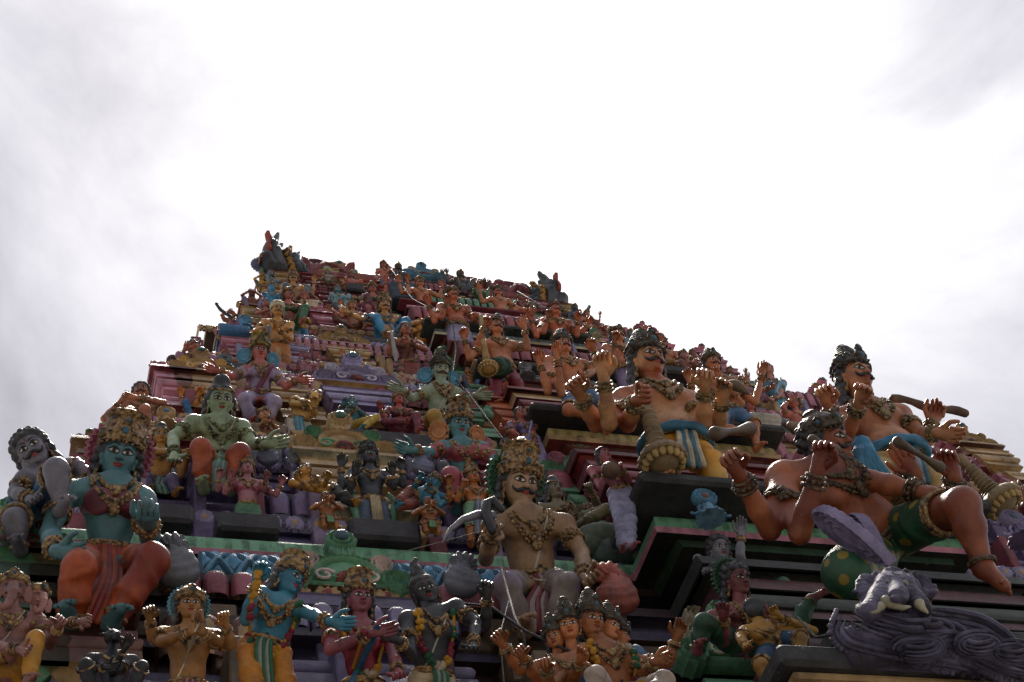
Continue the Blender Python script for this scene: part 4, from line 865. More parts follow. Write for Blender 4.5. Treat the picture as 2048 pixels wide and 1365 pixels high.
def rosettes(k, t0, t1, off, c, c2, wp=.13, xs=None):
    z0, y, s = zrow(k, t0, off); z1 = zrow(k, t1)[0]; w = TIER[k+OFF][2]-(TIER[k+OFF][2]-TIER[k+OFF+1][2])*t1-.32*s*(1-t1)-.16*s*t1-.02; b = TIER[k+OFF][3]
    for X0, X1 in ((-w, -b-.12), (b+.12, w)):
        n = max(1, round((X1-X0)/(wp*s))); cv = lambda v: (y, z0+(z1-z0)*v, -1, 0.)
        def rr(u, v): return np.hypot(((u*n) % 1-.5)*2, (v-.5)*2)
        def hf(u, v): r_ = rr(u, v); a = np.arctan2((v-.5)*2, ((u*n) % 1-.5)*2); return .03*s*np.where(r_ < .28, 1, np.where(r_ < .88, .45+.45*np.abs(np.cos(a*4))*(r_ > .32), .0))
        def mf(u, v): r_ = rr(u, v); return np.where(r_ > .9, 2, np.where(r_ < .3, 1, 0))
        relief(None, 'rosette_frieze', [C(c), C(c2), C(tuple(x*.3 for x in c))], hf, mf, X0, X1, cv, n*10, 9)
rosettes(0, .66, .71, .14, cTan, cRed); rosettes(0, .23, .29, .14, cLil, cMar); rosettes(1, .17, .23, .14, cLil, cTan); rosettes(1, .61, .66, .15, cPur, cLil, .1); rosettes(1, .905, .955, .10, rgb('a89460'), cMar, .12)
rosettes(2, .17, .23, .14, cTan, cRed); rosettes(2, .61, .66, .15, cPink, cTan, .1); rosettes(3, .17, .23, .14, cPink, cTan); rosettes(3, .61, .66, .15, cTan, cMar, .1)
rosettes(4, .29, .345, .15, cTan, cPink); rosettes(4, .17, .23, .14, cMar, cTan); rosettes(5, .17, .23, .14, cMar, cPink); rosettes(5, .71, .76, .15, cTan, cMar); rosettes(6, .29, .345, .14, cMar, cTan)
for k in (3, 4, 5, 6):
    z, y, w, b, p = TIER[k+OFF]; s = (TIER[k+OFF+1][0]-z)/2.12; z0, yy, _ = zrow(k, .50, .1); z1 = zrow(k, .64)[0]; petals(b+.1, w*.93, z0, z1, yy, cMar if k != 6 else cDkG, cPink if k != 6 else cGrn, .14*s, .05*s)
    z0, yy, _ = zrow(k, .50, .1); petals(-b, b, z0, z1, yy-p*.9, cDkG if k == 5 else cMar, cGrn if k == 5 else rgb('8a4450'), .16*s, .06*s)
for px, py, k, sz, c, f in ((535, 915, 1, 46, rgb('5a5f78'), -1), (845, 935, 1, 46, rgb('5a5f78'), 1), (352, 1140, 0, 95, rgb('5c5f66'), -1), (925, 1165, 0, 78, rgb('5a5d68'), 1), (1235, 1195, 0, 90, rgb('9a5044'), -1),
                            (740, 745, 3, 22, cLil, -1), (975, 830, 2, 26, cGrn, 1)): volute(px, py, k, sz, c, f)
def finial(px, py, Y, wpx, c, c2, jc=(.04, .10, .13), rx=-5):
    q = at(px, py, Y); w = wpx/ppm(q); b = Buf(); t = np.linspace(0, 2*math.pi, 40, endpoint=False)
    b.add(*plate(np.stack([.46*np.cos(t)*(1+.05*np.cos(t*14)), .40*np.sin(t)*(1+.05*np.cos(t*14))], -1), .30, eul(rx)*w, q+np.array((0, 0, .5*w)), ((.88, .05), (.74, -.03), (.6, .04), (.5, -.02), (.3, .03))))
    b.add(*lathe([(.20, .2), (.21, .1), (.26, -.1), (.36, -.3), (.52, -.42), (.56, -.5)], 32, lambda a, r: 1+.08*np.cos(a*12), np.eye(3)*w, q), m=1)
    for f in (-1, 1): b.add(*tube([q+w*np.array((f*x, -.1, z)) for x, z in ((.3, .05), (.42, -.1), (.4, -.28), (.62, -.42), (.75, -.38))], .06*w, 6))
    o = b.build('finial', [C(c), C(c2)], TW); Buf().add(*ball(q+eul(rx)@np.array((0, -.2, .5))*w, (.17*w, .09*w, .15*w), n=14, m=8)).build('boss', C(jc, .25), o)
finial(1415, 1018, -.62, 56, cBlu, rgb('6fa3c0'), (.10, .04, .03)); finial(2035, 1060, -.6, 56, cLil, cPur)
finial(332, 840, 1.0, 40, cTan, rgb('9a7a52'), (.03, .10, .16)); finial(450, 730, 2.1, 34, rgb('6f7b82'), cSlt, (.02, .02, .03)); finial(968, 900, .9, 40, cPink, rgb('b5607a'), (.03, .12, .07))
finial(908, 655, 3.0, 26, cBlu, cBlu, (.04, .1, .2)); finial(1052, 745, 2.0, 30, rgb('6c7076'), rgb('565a60'), (.02, .02, .03)); finial(490, 650, 3.0, 30, cBlu, cBlu, (.04, .1, .2)); finial(1190, 668, 3.0, 18, cGrn, cCrm)
finial(1145, 755, 1.9, 20, cBlu, cBlu)
# dark blocks carrying the statues on the ledges
def block(px0, py0, px1, Y0, Y1, h, c=rgb('26242a')):
    a, b = at(px0, py0, Y0), at(px1, py0+(px1-px0)*.1, Y0); slab(a[0], b[0], Y0, Y1, a[2]-h, a[2], C(c, dirt=.7))
block(300, 1000, 388, .02, .6, .14); block(436, 1018, 560, .02, .6, .14); block(698, 1030, 840, -.02, .6, .16)
block(664, 850, 872, .85, 1.5, .2); block(655, 663, 775, 2.98, 3.5, .10); block(694, 563, 728, 4.4, 4.9, .14)
block(362, 712, 492, 2.10, 2.6, .12, rgb('2e3a38')); block(487, 598, 600, 3.9, 4.4, .1, cMar); block(640, 720, 770, 2.2, 2.9, .06, cTan)
block(780, 560, 855, 4.0, 4.6, .30, cDkB); block(1300, 725, 1385, 2.0, 2.6, .1)
slab(-1.33, 1.4, -2.05, -1.34, -2.40+ZB, -2.27+ZB)
# the barrel roof on top with its horned ends
zt, yt, wt_ = TIER[-1][0]+ZB, TIER[-1][1], TIER[-1][2]
XR0, XR1 = at(600, 545, 5.35)[0], 1.62
lattice(XR0, -.75, zt+.10, yt+.75, .62, rgb('6a2026')); lattice(-.35, XR1, zt+.10, yt+.75, .62, rgb('6a2026'))
Buf().add(*boxv(XR0-.1, XR1+.1, yt+.05, 2*YC-yt-.05, zt-.05, zt+.12, .02)).build('roof_base', C(cRed), TW, flat=True)
core = [(yt+.75-.60*math.cos(a), zt+.10+.60*math.sin(a)) for a in np.linspace(0, math.pi/2, 9)]; core += [(2*YC-y_, z_) for y_, z_ in core[::-1]]
cb = Buf(); n_ = len(core); cb.add([(XR0, *p) for p in core]+[(XR1, *p) for p in core], [np.array([(i, i+1, n_+i+1, n_+i) for i in range(n_-1)])]); cb.build('roof_core', C(rgb('5a2a24')), TW)
crest((at(690, 560, 5.0)[0], 5.15, zt+.02), .46, cTan, rgb('a8b0a0')); crest((at(850, 560, 5.0)[0], 5.0, at(850, 556, 5.0)[2]), .42, cBlu, cCrm, rx=-12)
def horn(px, py, Y, s, m):
    """end arch of the roof: nested leaves, dark lobes, gold rim, pale scaled plate"""
    X, _, z0 = at(px, py, Y); b = Buf()
    for i, (dx, w, h, mat) in enumerate(((-.22, .28, .55, 0), (-.04, .26, 1.0, 0), (-.10, .27, 1.32, 0), (.16, .22, .95, 1), (.30, .22, .74, 2), (.44, .16, .40, 0))):
        s_ = SDF(); s_.cap((0, 0, 0), (-.10, 0, h*.55), w*.62, w*.58, k=.1).cap((-.10, 0, h*.55), (.06, 0, h), w*.5, w*.16, k=.1); v, f = s_.mesh(.05); v = v*np.array((.8 if mat else 1., 1.7, 1.))
        if mat: v = v+vnormals(v, f)*(.02*np.sin(v[:, 2]*42)*np.sign(np.sin(v[:, 1]*9+.3)))[:, None]
        v[:, 0] *= m; b.add(v*s+np.array((X+m*dx*s, Y, z0)), f, mat)
    for i in range(9): b.add(*ball((X-m*(.27+.02*math.sin(i))*s, Y-.12, z0+s*(.50+.06*i)), (.06*s, .12*s, .05*s), n=6, m=5), m=3)
    return b.build('horn', [C(rgb('1e1d20'), .35), C(rgb('a8772c'), pat='gold', bump=.3), C(rgb('56666e'), c2=rgb('2a3338')), C(rgb('8a3d30'))], TW)
horn(566, 549, 5.15, .62, 1); horn(1096, 622, 5.15, .60, -1)
for px, py, Y in ((1095, 590, 5.4),): pass
# ground below
gr = Buf().add([(-400, -400, 0), (400, -400, 0), (400, 400, 0), (-400, 400, 0)], [np.array([(0, 1, 2, 3)])]); g_ = gr.build('ground', paint(rgb('6a6762'), .8), None, org=(0, 0, 0)); g_['kind'] = 'structure'
# ------------------------------------------------------------------ the statues, storey by storey (k), placed on the photographed pixel of the head
def YW(px, py, k, off): return wallpt(px, py, k, off)[0][1]
def st(label, x, y, k, off, up, skin, *a, **kw):
    if isinstance(skin, str): skin = rgb(skin); m_ = sum(skin)/3; skin = tuple(max(.004, m_+(x-m_)*(1.05 if k in (0, 1) else 1.18))*{0: .70, 1: .86}.get(k, .72 if k is None and off < -1 else 1) for x in skin)  # skin colour of the lower storeys darkened to imitate the dimmer light there
    if 'wear' in kw and isinstance(kw['wear'][1], str): kw['wear'] = (kw['wear'][0], rgb(kw['wear'][1]))
    for q in ('sash', 'halo', 'ears', 'hatc', 'blouse'):
        if isinstance(kw.get(q), str): kw[q] = rgb(kw[q])
        elif q == 'blouse' and kw.get(q) and isinstance(kw[q][0], str): kw[q] = (*rgb(kw[q][0]), rgb(kw[q][1]))
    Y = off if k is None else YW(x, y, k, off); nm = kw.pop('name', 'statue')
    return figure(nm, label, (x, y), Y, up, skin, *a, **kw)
def A_(el, wr, curl=.4, **o): return (P(*el), P(*wr), curl, o)
def prop(name, label, cat, buf, mats, org, group=None):
    o = buf.build(name, mats, None, org=org); o['label'] = label; o['category'] = cat
    if group: o['group'] = group
    return o
def mace(label, a, b, r, m=None, ribs=9):
    """ribbed handle from the hand a down to the fluted head b"""
    a, b = np.array(a), np.array(b); d = unit(b-a); L_ = np.linalg.norm(b-a); e1 = unit(np.cross(d, (0, 1, .2))); e2 = np.cross(d, e1); R = np.stack([e1, e2, d], 1)
    pr = [(r*.3, -r*1.2), (r*.42, -r)]
    for i in range(ribs):
        z = L_*.72*i/ribs; w = r*(.42+.22*i/ribs); pr += [(w*.72, z), (w*1.05, z+L_*.72/ribs*.3), (w*1.1, z+L_*.72/ribs*.6), (w*.78, z+L_*.72/ribs*.95)]
    z = L_*.74; pr += [(r*.75, z), (r*.95, z+r*.15), (r*.8, z+r*.25), (r*1.25, z+r*.45), (r*1.5, z+r*.8), (r*1.6, z+r*1.1), (r*1.5, z+r*1.25)]
    b1 = Buf().add(*lathe(pr, 40, lambda th, row: 1+.0*th+.06*np.abs(np.sin(th*10))*(row >= len(pr)-4), R, a))
    for i in range(16): an = 2*math.pi*i/16; b1.add(*ball(a+R@np.array((1.22*r*math.cos(an), 1.22*r*math.sin(an), z+r*1.28)), (r*.26, r*.26, r*.5), R, 8, 6), m=1)
    b1.add(*ball(a+d*(z+r*1.3), (r*1.1, r*1.1, r*.55), R, 16, 8))
    return prop('mace', label, 'mace', b1, [m or paint(rgb('7d6a4c'), .5, bump=.5), paint(rgb('9c8350'), .5)], tuple(b))
def add_head(fig_, x, y, Yd, up, kind, skin, hp, hy, hat='cone', hatc=None, lod=1, lb=None):
    A = at(x, y, Yd); U = up/ppm(A); HR = eul(hp, 0, hy); hv, hf, hb, ft = head_geo(kind, .034 if lod > 1 else .05); b = Buf().add(hv@(HR*U).T+A, hf)
    b.add(*tube([A+HR@np.array((0, .05, -.3))*U, A+np.array((0, .25, -1.))*U], .22*U, 12)); o = b.build('head', paint(rgb(skin), .42), fig_['root'])
    if lb: o['label'] = lb
    HT = lambda q, nm, m: Buf().merge(q, HR*U, A).build(nm, m, o)
    for q in (-1, 1):
        HT(ft['eye', q], 'eye', [EYEW, paint(rgb('2a140c'), .3, dirt=0.), INK])
        if kind == 'male' or kind == 'female': HT(ft['brow', q], 'eyebrow', INK)
    if 'lips' in ft: HT(ft['lips'], 'lips', [LIP, INK]); v_, f_ = hair_geo('long', .06); Buf().add(v_@(HR*U).T+A, f_).build('hair', HAIR, o)
    if hat not in CROWNS: CROWNS[hat] = crown_geo(hat)
    c_, j_ = CROWNS[hat]; HT(c_, 'crown', paint(rgb(hatc), .5, 'gold') if hatc else GOLD); [HT(q_, 'jewel', paint(rgb('1e4c60'), .25, dirt=.2)) for q_ in j_]
Z6 = dict(lean=6, hp=6)
# ---- storey 0: the biggest figures
g0 = st('large blue seated goddess in orange trousers, toothed pink halo and tall gold crown', 239, 912, 0, .62, 100, '55838a', 'sit',
   (A_((99, 1066, .2), (112, 1104, 1.3), .4, d=(.7, -.4, -.4)), A_((301, 1085, .2), (297, 1046, 1.5), .9)), hp=36, lean=20, hy=4, hr=7, fem=True, lod=3, wear=('trousers', paint(rgb('a2461c'), .42, dirt=.6, c2=rgb('7a2c1c'))), hat='tall', halo='8f4a5e', blouse='6e3040', slv=False, sash=(*rgb('7a2420'), rgb('8c3a1c')),
   J=dict(nk=P(232, 962, -.1), shL=P(128, 990, -.1), shR=P(283, 1004, -.1), pel=P(212, 1130, -.7), knL=P(158, 1137, 1.5), knR=P(306, 1122, 1.4), anL=P(140, 1240, .9), anR=P(222, 1245, .9)), thick=1.05)
m0 = st('large tan bare-chested seated man with black curled moustache, green halo and crown with blue jewel', 1040, 968, 0, .62, 93, paint(rgb('9a7b5c'), .36, c2=rgb('7e5f42'), dirt=.6, bump=.3), 'sit',
   (A_((972, 1118, 0.), (985, 1062, 1.2), 1.0), A_((1164, 1106, 0.), (1168, 1158, 1.0), .5, d=(.1, -.6, -.7))), hp=36, lean=16, hy=6, hr=2, lod=3, mous=True, hat='tall', halo='2f5a40', wear=('trousers', paint(rgb('7c7068'), .45, c2=rgb('6f6280'))), sash='6a1c24', thread=True,
   J=dict(nk=P(1048, 1022, -.1), shL=P(985, 1058, -.15), shR=P(1128, 1052, -.15), pel=P(1070, 1172, -.9), knL=P(1012, 1172, 1.0), knR=P(1132, 1175, 1.0), anL=P(1050, 1262, .6), anR=P(1105, 1262, .6)), thick=.92, belly=.92)
gm = st('large grey seated man with curly black hair and moustache beside the blue goddess', 64, 902, 0, .55, 82, '777481', 'kneeup',
   (A_((30, 985, .1), (60, 1000, .8), .4), A_((160, 935, -.3), (178, 965, -.2), .4)), hp=34, lean=10, hy=-30, hr=-24, lod=3, mous=True, hat=None, hair='curly', wear=('half', '2f5f80'),
   J=dict(nk=P(88, 945, -.2), shL=P(52, 962, .1), shR=P(140, 938, -.5), pel=P(70, 1035, -1.), knL=P(30, 1040, .8), anL=P(40, 1100, .5), knR=P(112, 940, 1.6), anR=P(120, 1020, 1.2)))
# storey 0: smaller ones in front of the wall
el_ = st('pink elephant-headed seated deity with gold crown and yellow trousers', 26, 1180, 0, .70, 62, 'a07068', 'ease', (A_((-20, 1290, .5), (40, 1300, 1.4), .5), A_((100, 1290, .2), (118, 1252, 1.2), .7)), kind='elephant', lean=8, hp=16, lod=2, hat='low', wear=('trousers', 'a8761c'), belly=1.35, thread=True,
   extra=(A_((90, 1250, 0), (160, 1245, 1.0), .6),))
add_head(el_, 76, 1198, YW(76, 1198, 0, .66), 50, 'elephant', '9a6a62', 14, 28, 'low', None, 1, 'second elephant head turned right')
st('small black bull-headed figure with purple arms joined in prayer', 226, 1276, 0, .72, 48, '15151a', 'squat', (A_((160, 1340, .3), (212, 1335, 1.3), .1), A_((225, 1345, .3), (248, 1300, 1.3), .1)), kind='bull', lean=5, hp=10, hy=14, lod=1, hat=None, hair='none', wear=('shorts', '3a2c44'))
hn = st('yellow praying four-armed deity with toothed blue halo and green and white skirt', 380, 1212, 0, .66, 62, 'a8763e', 'stand', (A_((322, 1284, .5), (384, 1264, 1.6), .03, d=(.10, -.1, 1), n=(1, -.25, 0)), A_((434, 1284, .5), (404, 1265, 1.6), .03, d=(-.10, -.1, 1), n=(-1, -.25, 0))), lean=12, hp=22, lod=2, halo='4f7f8c', hat='low', wear=('skirt', '9fa596'), thread=True,
   extra=(A_((305, 1275, -.1), (300, 1240, .5), .8), A_((462, 1290, -.1), (452, 1252, .5), .8)), sash='7a2a3a')
kr = st('blue standing deity with one arm raised, green wrap and yellow trousers, looking right', 578, 1162, 0, .72, 72, '3f86a0', 'stand', (A_((492, 1240, .3), (512, 1166, 1.0), .8), A_((612, 1225, .6), (660, 1244, 1.4), .3, d=(.9, -.3, -.35))), lean=10, hp=24, hy=30, hr=10, yaw=14, lod=3, hat='tall', wear=('trousers', 'b4741a'), garland=True,
   J=dict(nk=P(560, 1205, 0), shL=P(520, 1192, .1), shR=P(570, 1215, .1), pel=P(528, 1302, -.5)), sx=.9, sash='1f5a3c')
pk = st('red-robed pink-faced goddess with gold crown and garlands between the blue and the dark deity', 719, 1198, 0, .74, 68, '9a5560', 'stand', (A_((660, 1300, .3), (744, 1266, 1.5), .3, d=(.9, -.2, .1)), A_((788, 1312, .3), (796, 1345, .9), .5)), lean=10, hp=24, hy=4, fem=True, lod=3, hat='tall', wear=('skirt', '7a2434'), blouse=('8a2436', '1f5a80'), garland=True)
dk = st('dark grey four-armed deity with tall bound hair and flower garland', 850, 1184, 0, .74, 66, '34363c', 'stand', (A_((822, 1312, .4), (798, 1282, 1.3), .4, d=(-.8, -.3, .2)), A_((952, 1246, .3), (946, 1292, 1.0), .5)), lean=10, hp=22, hy=-12, hr=-14, lod=3, hat='topknot', wear=('trousers', 'a89878'), garland=True, thread=True,
   J=dict(nk=P(862, 1226, 0), shL=P(815, 1240, .1), shR=P(912, 1216, 0)), extra=(A_((972, 1250, .0), (974, 1194, .8), .8),), sash='1f5a3c')
mh = st('yellow many-headed deity with several raised hands, dark crowns and a blue shawl', 1182, 1243, 0, .84, 66, 'a8683c', 'kneeup', (A_((1146, 1362, .3), (1160, 1322, 1.5), .08), A_((1290, 1352, .3), (1308, 1324, 1.2), .9, d=(.9, -.3, .1))), lean=14, hp=24, hy=8, lod=3, hat='cone', hatc='4a4034', wear=('trousers', '9a8c80'), garland=True,
   J=dict(nk=P(1208, 1290, 0), shL=P(1168, 1305, 0), shR=P(1262, 1318, 0), pel=P(1240, 1395, -.5), knL=P(1192, 1352, 2.2), anL=P(1190, 1430, 1.8), knR=P(1330, 1362, 1.6), anR=P(1270, 1430, 1.4)),
   extra=(A_((1100, 1378, .0), (1092, 1336, .9), .95), A_((1075, 1360, -.2), (1046, 1316, .6), .9), A_((1040, 1340, -.3), (1006, 1290, .4), .8), A_((1336, 1326, .0), (1352, 1280, .6), .5)))
for i, (x, y, u, hy_) in enumerate(((1138, 1254, 60, -22), (1110, 1276, 50, -40), (1217, 1257, 56, 34), (1240, 1276, 46, 52))):
    add_head(mh, x, y, mh['A'][1]+.03+.04*(i % 2), u, 'male', 'a8683c', 22, hy_, 'cone', '4a4034', 2, ('face turned left', 'smallest face on the left', 'face turned right', 'smallest face on the right')[i])
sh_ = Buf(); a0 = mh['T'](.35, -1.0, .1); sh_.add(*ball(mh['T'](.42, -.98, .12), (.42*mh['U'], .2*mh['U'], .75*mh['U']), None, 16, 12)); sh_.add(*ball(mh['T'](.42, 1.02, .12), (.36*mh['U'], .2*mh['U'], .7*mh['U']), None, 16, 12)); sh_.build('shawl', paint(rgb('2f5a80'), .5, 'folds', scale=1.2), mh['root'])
pw = st('pink-faced figure with green trousers flying with legs spread', 1474, 1162, 0, .70, 66, '9a5a5c', 'kneeup', (A_((1448, 1282, .1), (1446, 1234, 1.2), .1), A_((1550, 1262, .0), (1535, 1240, .8), .5)), lean=10, hp=26, hy=10, hr=-6, fem=True, lod=3, hat=None, hair='curly', wear=('trousers', '1d4a34'), halo='28503c',
   J=dict(pel=P(1490, 1290, -.6), knL=P(1408, 1246, 1.1), anL=P(1395, 1300, .5), knR=P(1588, 1262, .6), anR=P(1622, 1200, .9), toR=P(1655, 1176, 1.2), shL=P(1428, 1238, 0), shR=P(1520, 1238, 0)), sx=.85)
st('grey-faced figure with red sleeves and both arms raised in the dark niche', 1439, 1100, 0, .46, 54, '8a8c98', 'stride', (A_((1395, 1118, .3), (1410, 1138, .8), .5), A_((1480, 1110, .4), (1482, 1072, .7), .5)), lean=4, hp=22, hy=-4, lod=2, fem=True, hat=None, hair='curly', wear=('trousers', '1d4a34'), blouse='6a2420',
   J=dict(knR=P(1566, 1170, .8), anR=P(1590, 1208, .9), pel=P(1465, 1210, -.4)))
st('small yellow figure in blue shorts seen from behind, hand on its dark hair', 1508, 1226, 0, .86, 50, 'b08236', 'squat', (A_((1480, 1275, .2), (1490, 1290, .6), .5), A_((1628, 1262, .1), (1560, 1234, .6), .5, d=(-.8, -.5, .4))), lean=4, hp=8, yaw=165, lod=2, hat=None, hair='short', wear=('shorts', '26486a'), J=dict(pel=P(1552, 1296, -.2), shL=P(1490, 1265, 0), shR=P(1575, 1262, 0), knL=P(1522, 1330, .8), anL=P(1540, 1390, .4), knR=P(1600, 1278, 1.0), anR=P(1600, 1350, .6)))
# ---- the great guardian of the middle bay of storey 0
Yg = -1.55
dv = st('huge orange-brown many-armed guardian with crossed leg and green trousers dotted yellow', 1655, 888, None, Yg, 100, paint(rgb('94522f'), .36, c2=rgb('713422'), dirt=.6, bump=.3), 'kneeup',
   (A_((1540, 1060, .1), (1478, 948, 1.0), .95), A_((1745, 962, .1), (1846, 986, .6), .5)), lean=12, hp=14, hy=30, hr=-24, lod=3, mous=True, hat='low', hair='curly', hatc='4a4034', wear=('half', paint(rgb('17482f'), .4, 'dots', c2=rgb('86742e'), dirt=.4), dict(L=1.12, R=.62)), belly=1.1,
   J=dict(nk=P(1640, 935, -.1), shL=P(1568, 955, -.1), shR=P(1665, 945, -.2), pel=P(1762, 1092, -.9), knR=P(1925, 1010, 1.3), anR=P(1968, 1138, .9), toR=P(2032, 1190, 1.1), knL=P(1692, 1145, .7), anL=P(1840, 1215, -.3)),
   extra=(A_((1600, 1068, .5), (1636, 940, 1.5), .95), A_((1810, 985, -.5), (1832, 950, -.1), .2, d=(-.5, -.3, 1)), A_((1900, 1000, -.6), (1910, 955, -.1), .9, d=(-.1, -.3, 1))), thick=1.2, name='statue', armc=paint(rgb('5e4a34'), .5, 'gold', scale=1.3))
for nm, pts, w in (('rod', ((1795, 884), (1880, 935)), .024), ('horn_pipe', ((1430, 868), (1500, 858)), .030), ('conch_rod', ((1625, 880), (1672, 900)), .022)):
    a, b = at(*pts[0], Yg-.25), at(*pts[1], Yg-.12); bb = Buf().add(*tube([a+(b-a)*t for t in np.linspace(0, 1, 7)], [w*1.2, w*.9, w*.6, w*.55, w*.6, w*.9, w*1.2], 14))
    prop(nm, {'rod': 'grey-brown pointed rod held behind the raised knee of the great guardian', 'horn_pipe': 'brown drum-shaped pipe in the guardian\'s raised left-hand fist', 'conch_rod': 'short brown peg gripped before the great guardian\'s face'}[nm], 'rod', bb, paint(rgb('4e4030'), .5), tuple(b))
def leaf_sash(label, a, b, Y, w, c):            # leaf-shaped cloth end: a thick ribbed plate between two points
    A, B = at(*a, Y), at(*b, Y-.06); d = unit(B-A); L_ = np.linalg.norm(B-A); nn = unit((CAM-A)-d*((CAM-A)@d)+CU*.9*L_*0); sd_ = np.cross(d, nn); nn = unit(nn*.75+sd_*.65); sd_ = np.cross(d, nn)
    R = np.stack([d, -nn, -sd_], 1) if np.linalg.det(np.stack([d, -nn, -sd_], 1)) > 0 else np.stack([d, -nn, sd_], 1)
    t = np.linspace(0, 2*math.pi, 56, endpoint=False); o = np.stack([L_*.5*np.cos(t), w*.5*np.sin(t)*(1-.35*np.cos(t))*(1+.05*np.cos(t*28))], -1)
    b_ = Buf().add(*plate(o, .05, R, (A+B)/2, ((.93, .012), (.86, -.008), (.78, .010), (.70, -.008), (.6, .010), (.52, -.008), (.4, .008), (.3, -.006))))
    return prop('cloth_end', label, 'cloth end', b_, paint(c, .5, bump=.6, dirt=.9), tuple(B))
leaf_sash('long lilac leaf-shaped cloth end slanting across the guardian\'s belly', (1630, 1020), (1786, 1128), Yg-.30, .115, rgb('7f7696'))
leaf_sash('short lilac ribbed cloth fold above the dotted green thigh', (1706, 1034), (1765, 1112), Yg-.24, .10, rgb('75698c'))
# ---- storey 1
st('orange-yellow flute player with crossed arms beside the big goddess\'s crown', 322, 874, 1, .26, 40, 'b4823e', 'sit', (A_((290, 902, .2), (360, 905, 1.4), .3, d=(.9, -.2, -.1)), A_((362, 950, .4), (378, 908, 1.2), .2, d=(.8, -.4, .3))), lean=8, hp=20, lod=2, hat='bun', wear=('trousers', '6a6088'), sash='2a6a50',
   J=dict(knL=P(290, 950, 1.), anL=P(302, 985, .6), knR=P(345, 958, 1.2), anR=P(350, 988, .8)), halo=None, ears=None)
gn = st('pale green bare-chested seated man in orange-red trousers with black topknot', 441, 803, 1, .50, 66, '8b9c7c', 'sit', (A_((346, 874, -.1), (348, 912, .6), .3), A_((504, 888, .1), (528, 889, .6), .3, d=(.9, -.2, .05))), lean=18, hp=36, hy=2, lod=3, hat='bun', thread=True, sash='4f8f78', wear=('trousers', paint(rgb('a04a28'), .42, c2=rgb('7a2a1c'))),
   J=dict(nk=P(440, 838, -.1), shL=P(385, 848, -.1), shR=P(484, 858, -.1), pel=P(440, 925, -.8), knL=P(402, 896, 1.5), knR=P(480, 906, 1.5), anL=P(408, 978, .8), anR=P(462, 980, .8)), armc=paint(rgb('7f8a62'), .5, 'gold', scale=1.4))
st('pink four-armed standing deity with striped green belt on the ledge below the green man', 494, 938, 1, .38, 34, 'a06a70', 'stand', (A_((450, 985, .3), (458, 962, 1.0), .1), A_((528, 980, .3), (532, 962, 1.), .1)), lean=4, hp=6, lod=2, hat='tall', wear=('skirt', '4c7a5c'), blouse='8a3a4a', extra=(A_((436, 980, 0), (438, 958, .5), .6), A_((552, 990, 0), (562, 970, .5), .8)))
st('ochre girl tilting her head and cupping her ear, black lower body', 610, 942, 1, .38, 31, 'b4823a', 'kneeup', (A_((622, 980, .3), (602, 962, .9), .3), A_((650, 970, .2), (655, 955, .9), .4)), lean=5, hp=2, hr=24, hy=20, fem=True, lod=2, hat=None, hair='bun', wear=('trousers', '18181c'), J=dict(pel=P(665, 985, -.3), knL=P(690, 990, .8), anL=P(708, 1008, .4), knR=P(690, 1000, .6), anR=P(712, 1010, .3)))
bk_ = st('black four-armed standing deity with cream belly cloth and green scroll frame', 738, 914, 1, .44, 40, '33363e', 'stand', (A_((700, 985, .3), (708, 950, 1.1), .1), A_((788, 975, .3), (786, 950, .8), .4)), lean=6, hp=8, lod=2, hat='tall', hatc='3c3c3c', wear=('skirt', '4a5a6e'), sash='b09a6a', extra=(A_((682, 975, 0), (682, 935, .4), .5), A_((806, 970, 0), (804, 940, .4), .8)), halo='8a7a58')
for q in (-1, 1):
    p_ = bk_['T'](1.0, q*.85, .05); u_ = bk_['U']; Buf().add(*tube([p_+u_*np.array((q*x, -.1, z)) for x, z in ((.0, .8), (.35, .3), (.1, -.4), (.0, -1.2), (.15, -2.), (.6, -2.5), (.9, -2.3), (.7, -2.0))], np.array([.1, .18, .2, .2, .22, .2, .14, .08])*u_, 8)).build('scroll', paint(rgb('5a8a6c'), .5, bump=.6), bk_['root'])
st('blue flute player leaning left with rust-red lower body', 868, 966, 1, .38, 33, '3c86a4', 'kneeup', (A_((828, 975, .2), (838, 958, .9), .5), A_((880, 1010, .5), (866, 980, 1.), .3)), lean=5, hp=6, hr=24, hy=-22, lod=2, hat='low', wear=('trousers', '7a3a2a'), J=dict(pel=P(825, 995, -.3), knL=P(800, 1000, .8), anL=P(795, 1012, .4), knR=P(815, 1010, .8), anR=P(795, 1016, .5)))
for x, y, lb in ((652, 994, 'squat orange praying dwarf left of the black standing deity'), (856, 1004, 'squat orange praying dwarf right of the black standing deity')):
    st(lb, x, y, 1, .44, 23, 'a8683e', 'stand', (A_((x-30, y+24, .4), (x+3, y+6, 1.3), .3), A_((x+32, y+24, .4), (x+8, y+7, 1.3), .3)), lean=4, hp=-6, lod=2, hat=None, hair='short', wear=('shorts', 'b07a3c'), sash='4c8a54', belly=1.3, group='praying dwarfs beside the black deity', J=dict(knL=P(x-6, y+42, .3), knR=P(x+18, y+44, .3), anL=P(x-2, y+64, .3), anR=P(x+22, y+66, .3)), jewel=True)
og = st('orange standing archer in green shorts and gold crown left of the tan man\'s face', 946, 955, 1, .42, 35, 'b4703e', 'stand', (A_((915, 1000, .3), (925, 975, 1.), .9), A_((985, 990, .1), (990, 1010, .5), .4)), lean=5, hp=6, lod=2, hat='tall', wear=('shorts', '6f9a7a'), thread=True, sash='5c6c8a', extra=(A_((898, 1000, 0), (898, 970, .7), .6),), J=dict(pel=P(955, 1018, -.2), knL=P(944, 1062, .1), anL=P(942, 1090, .1), knR=P(968, 1058, .2), anR=P(975, 1090, .1)))
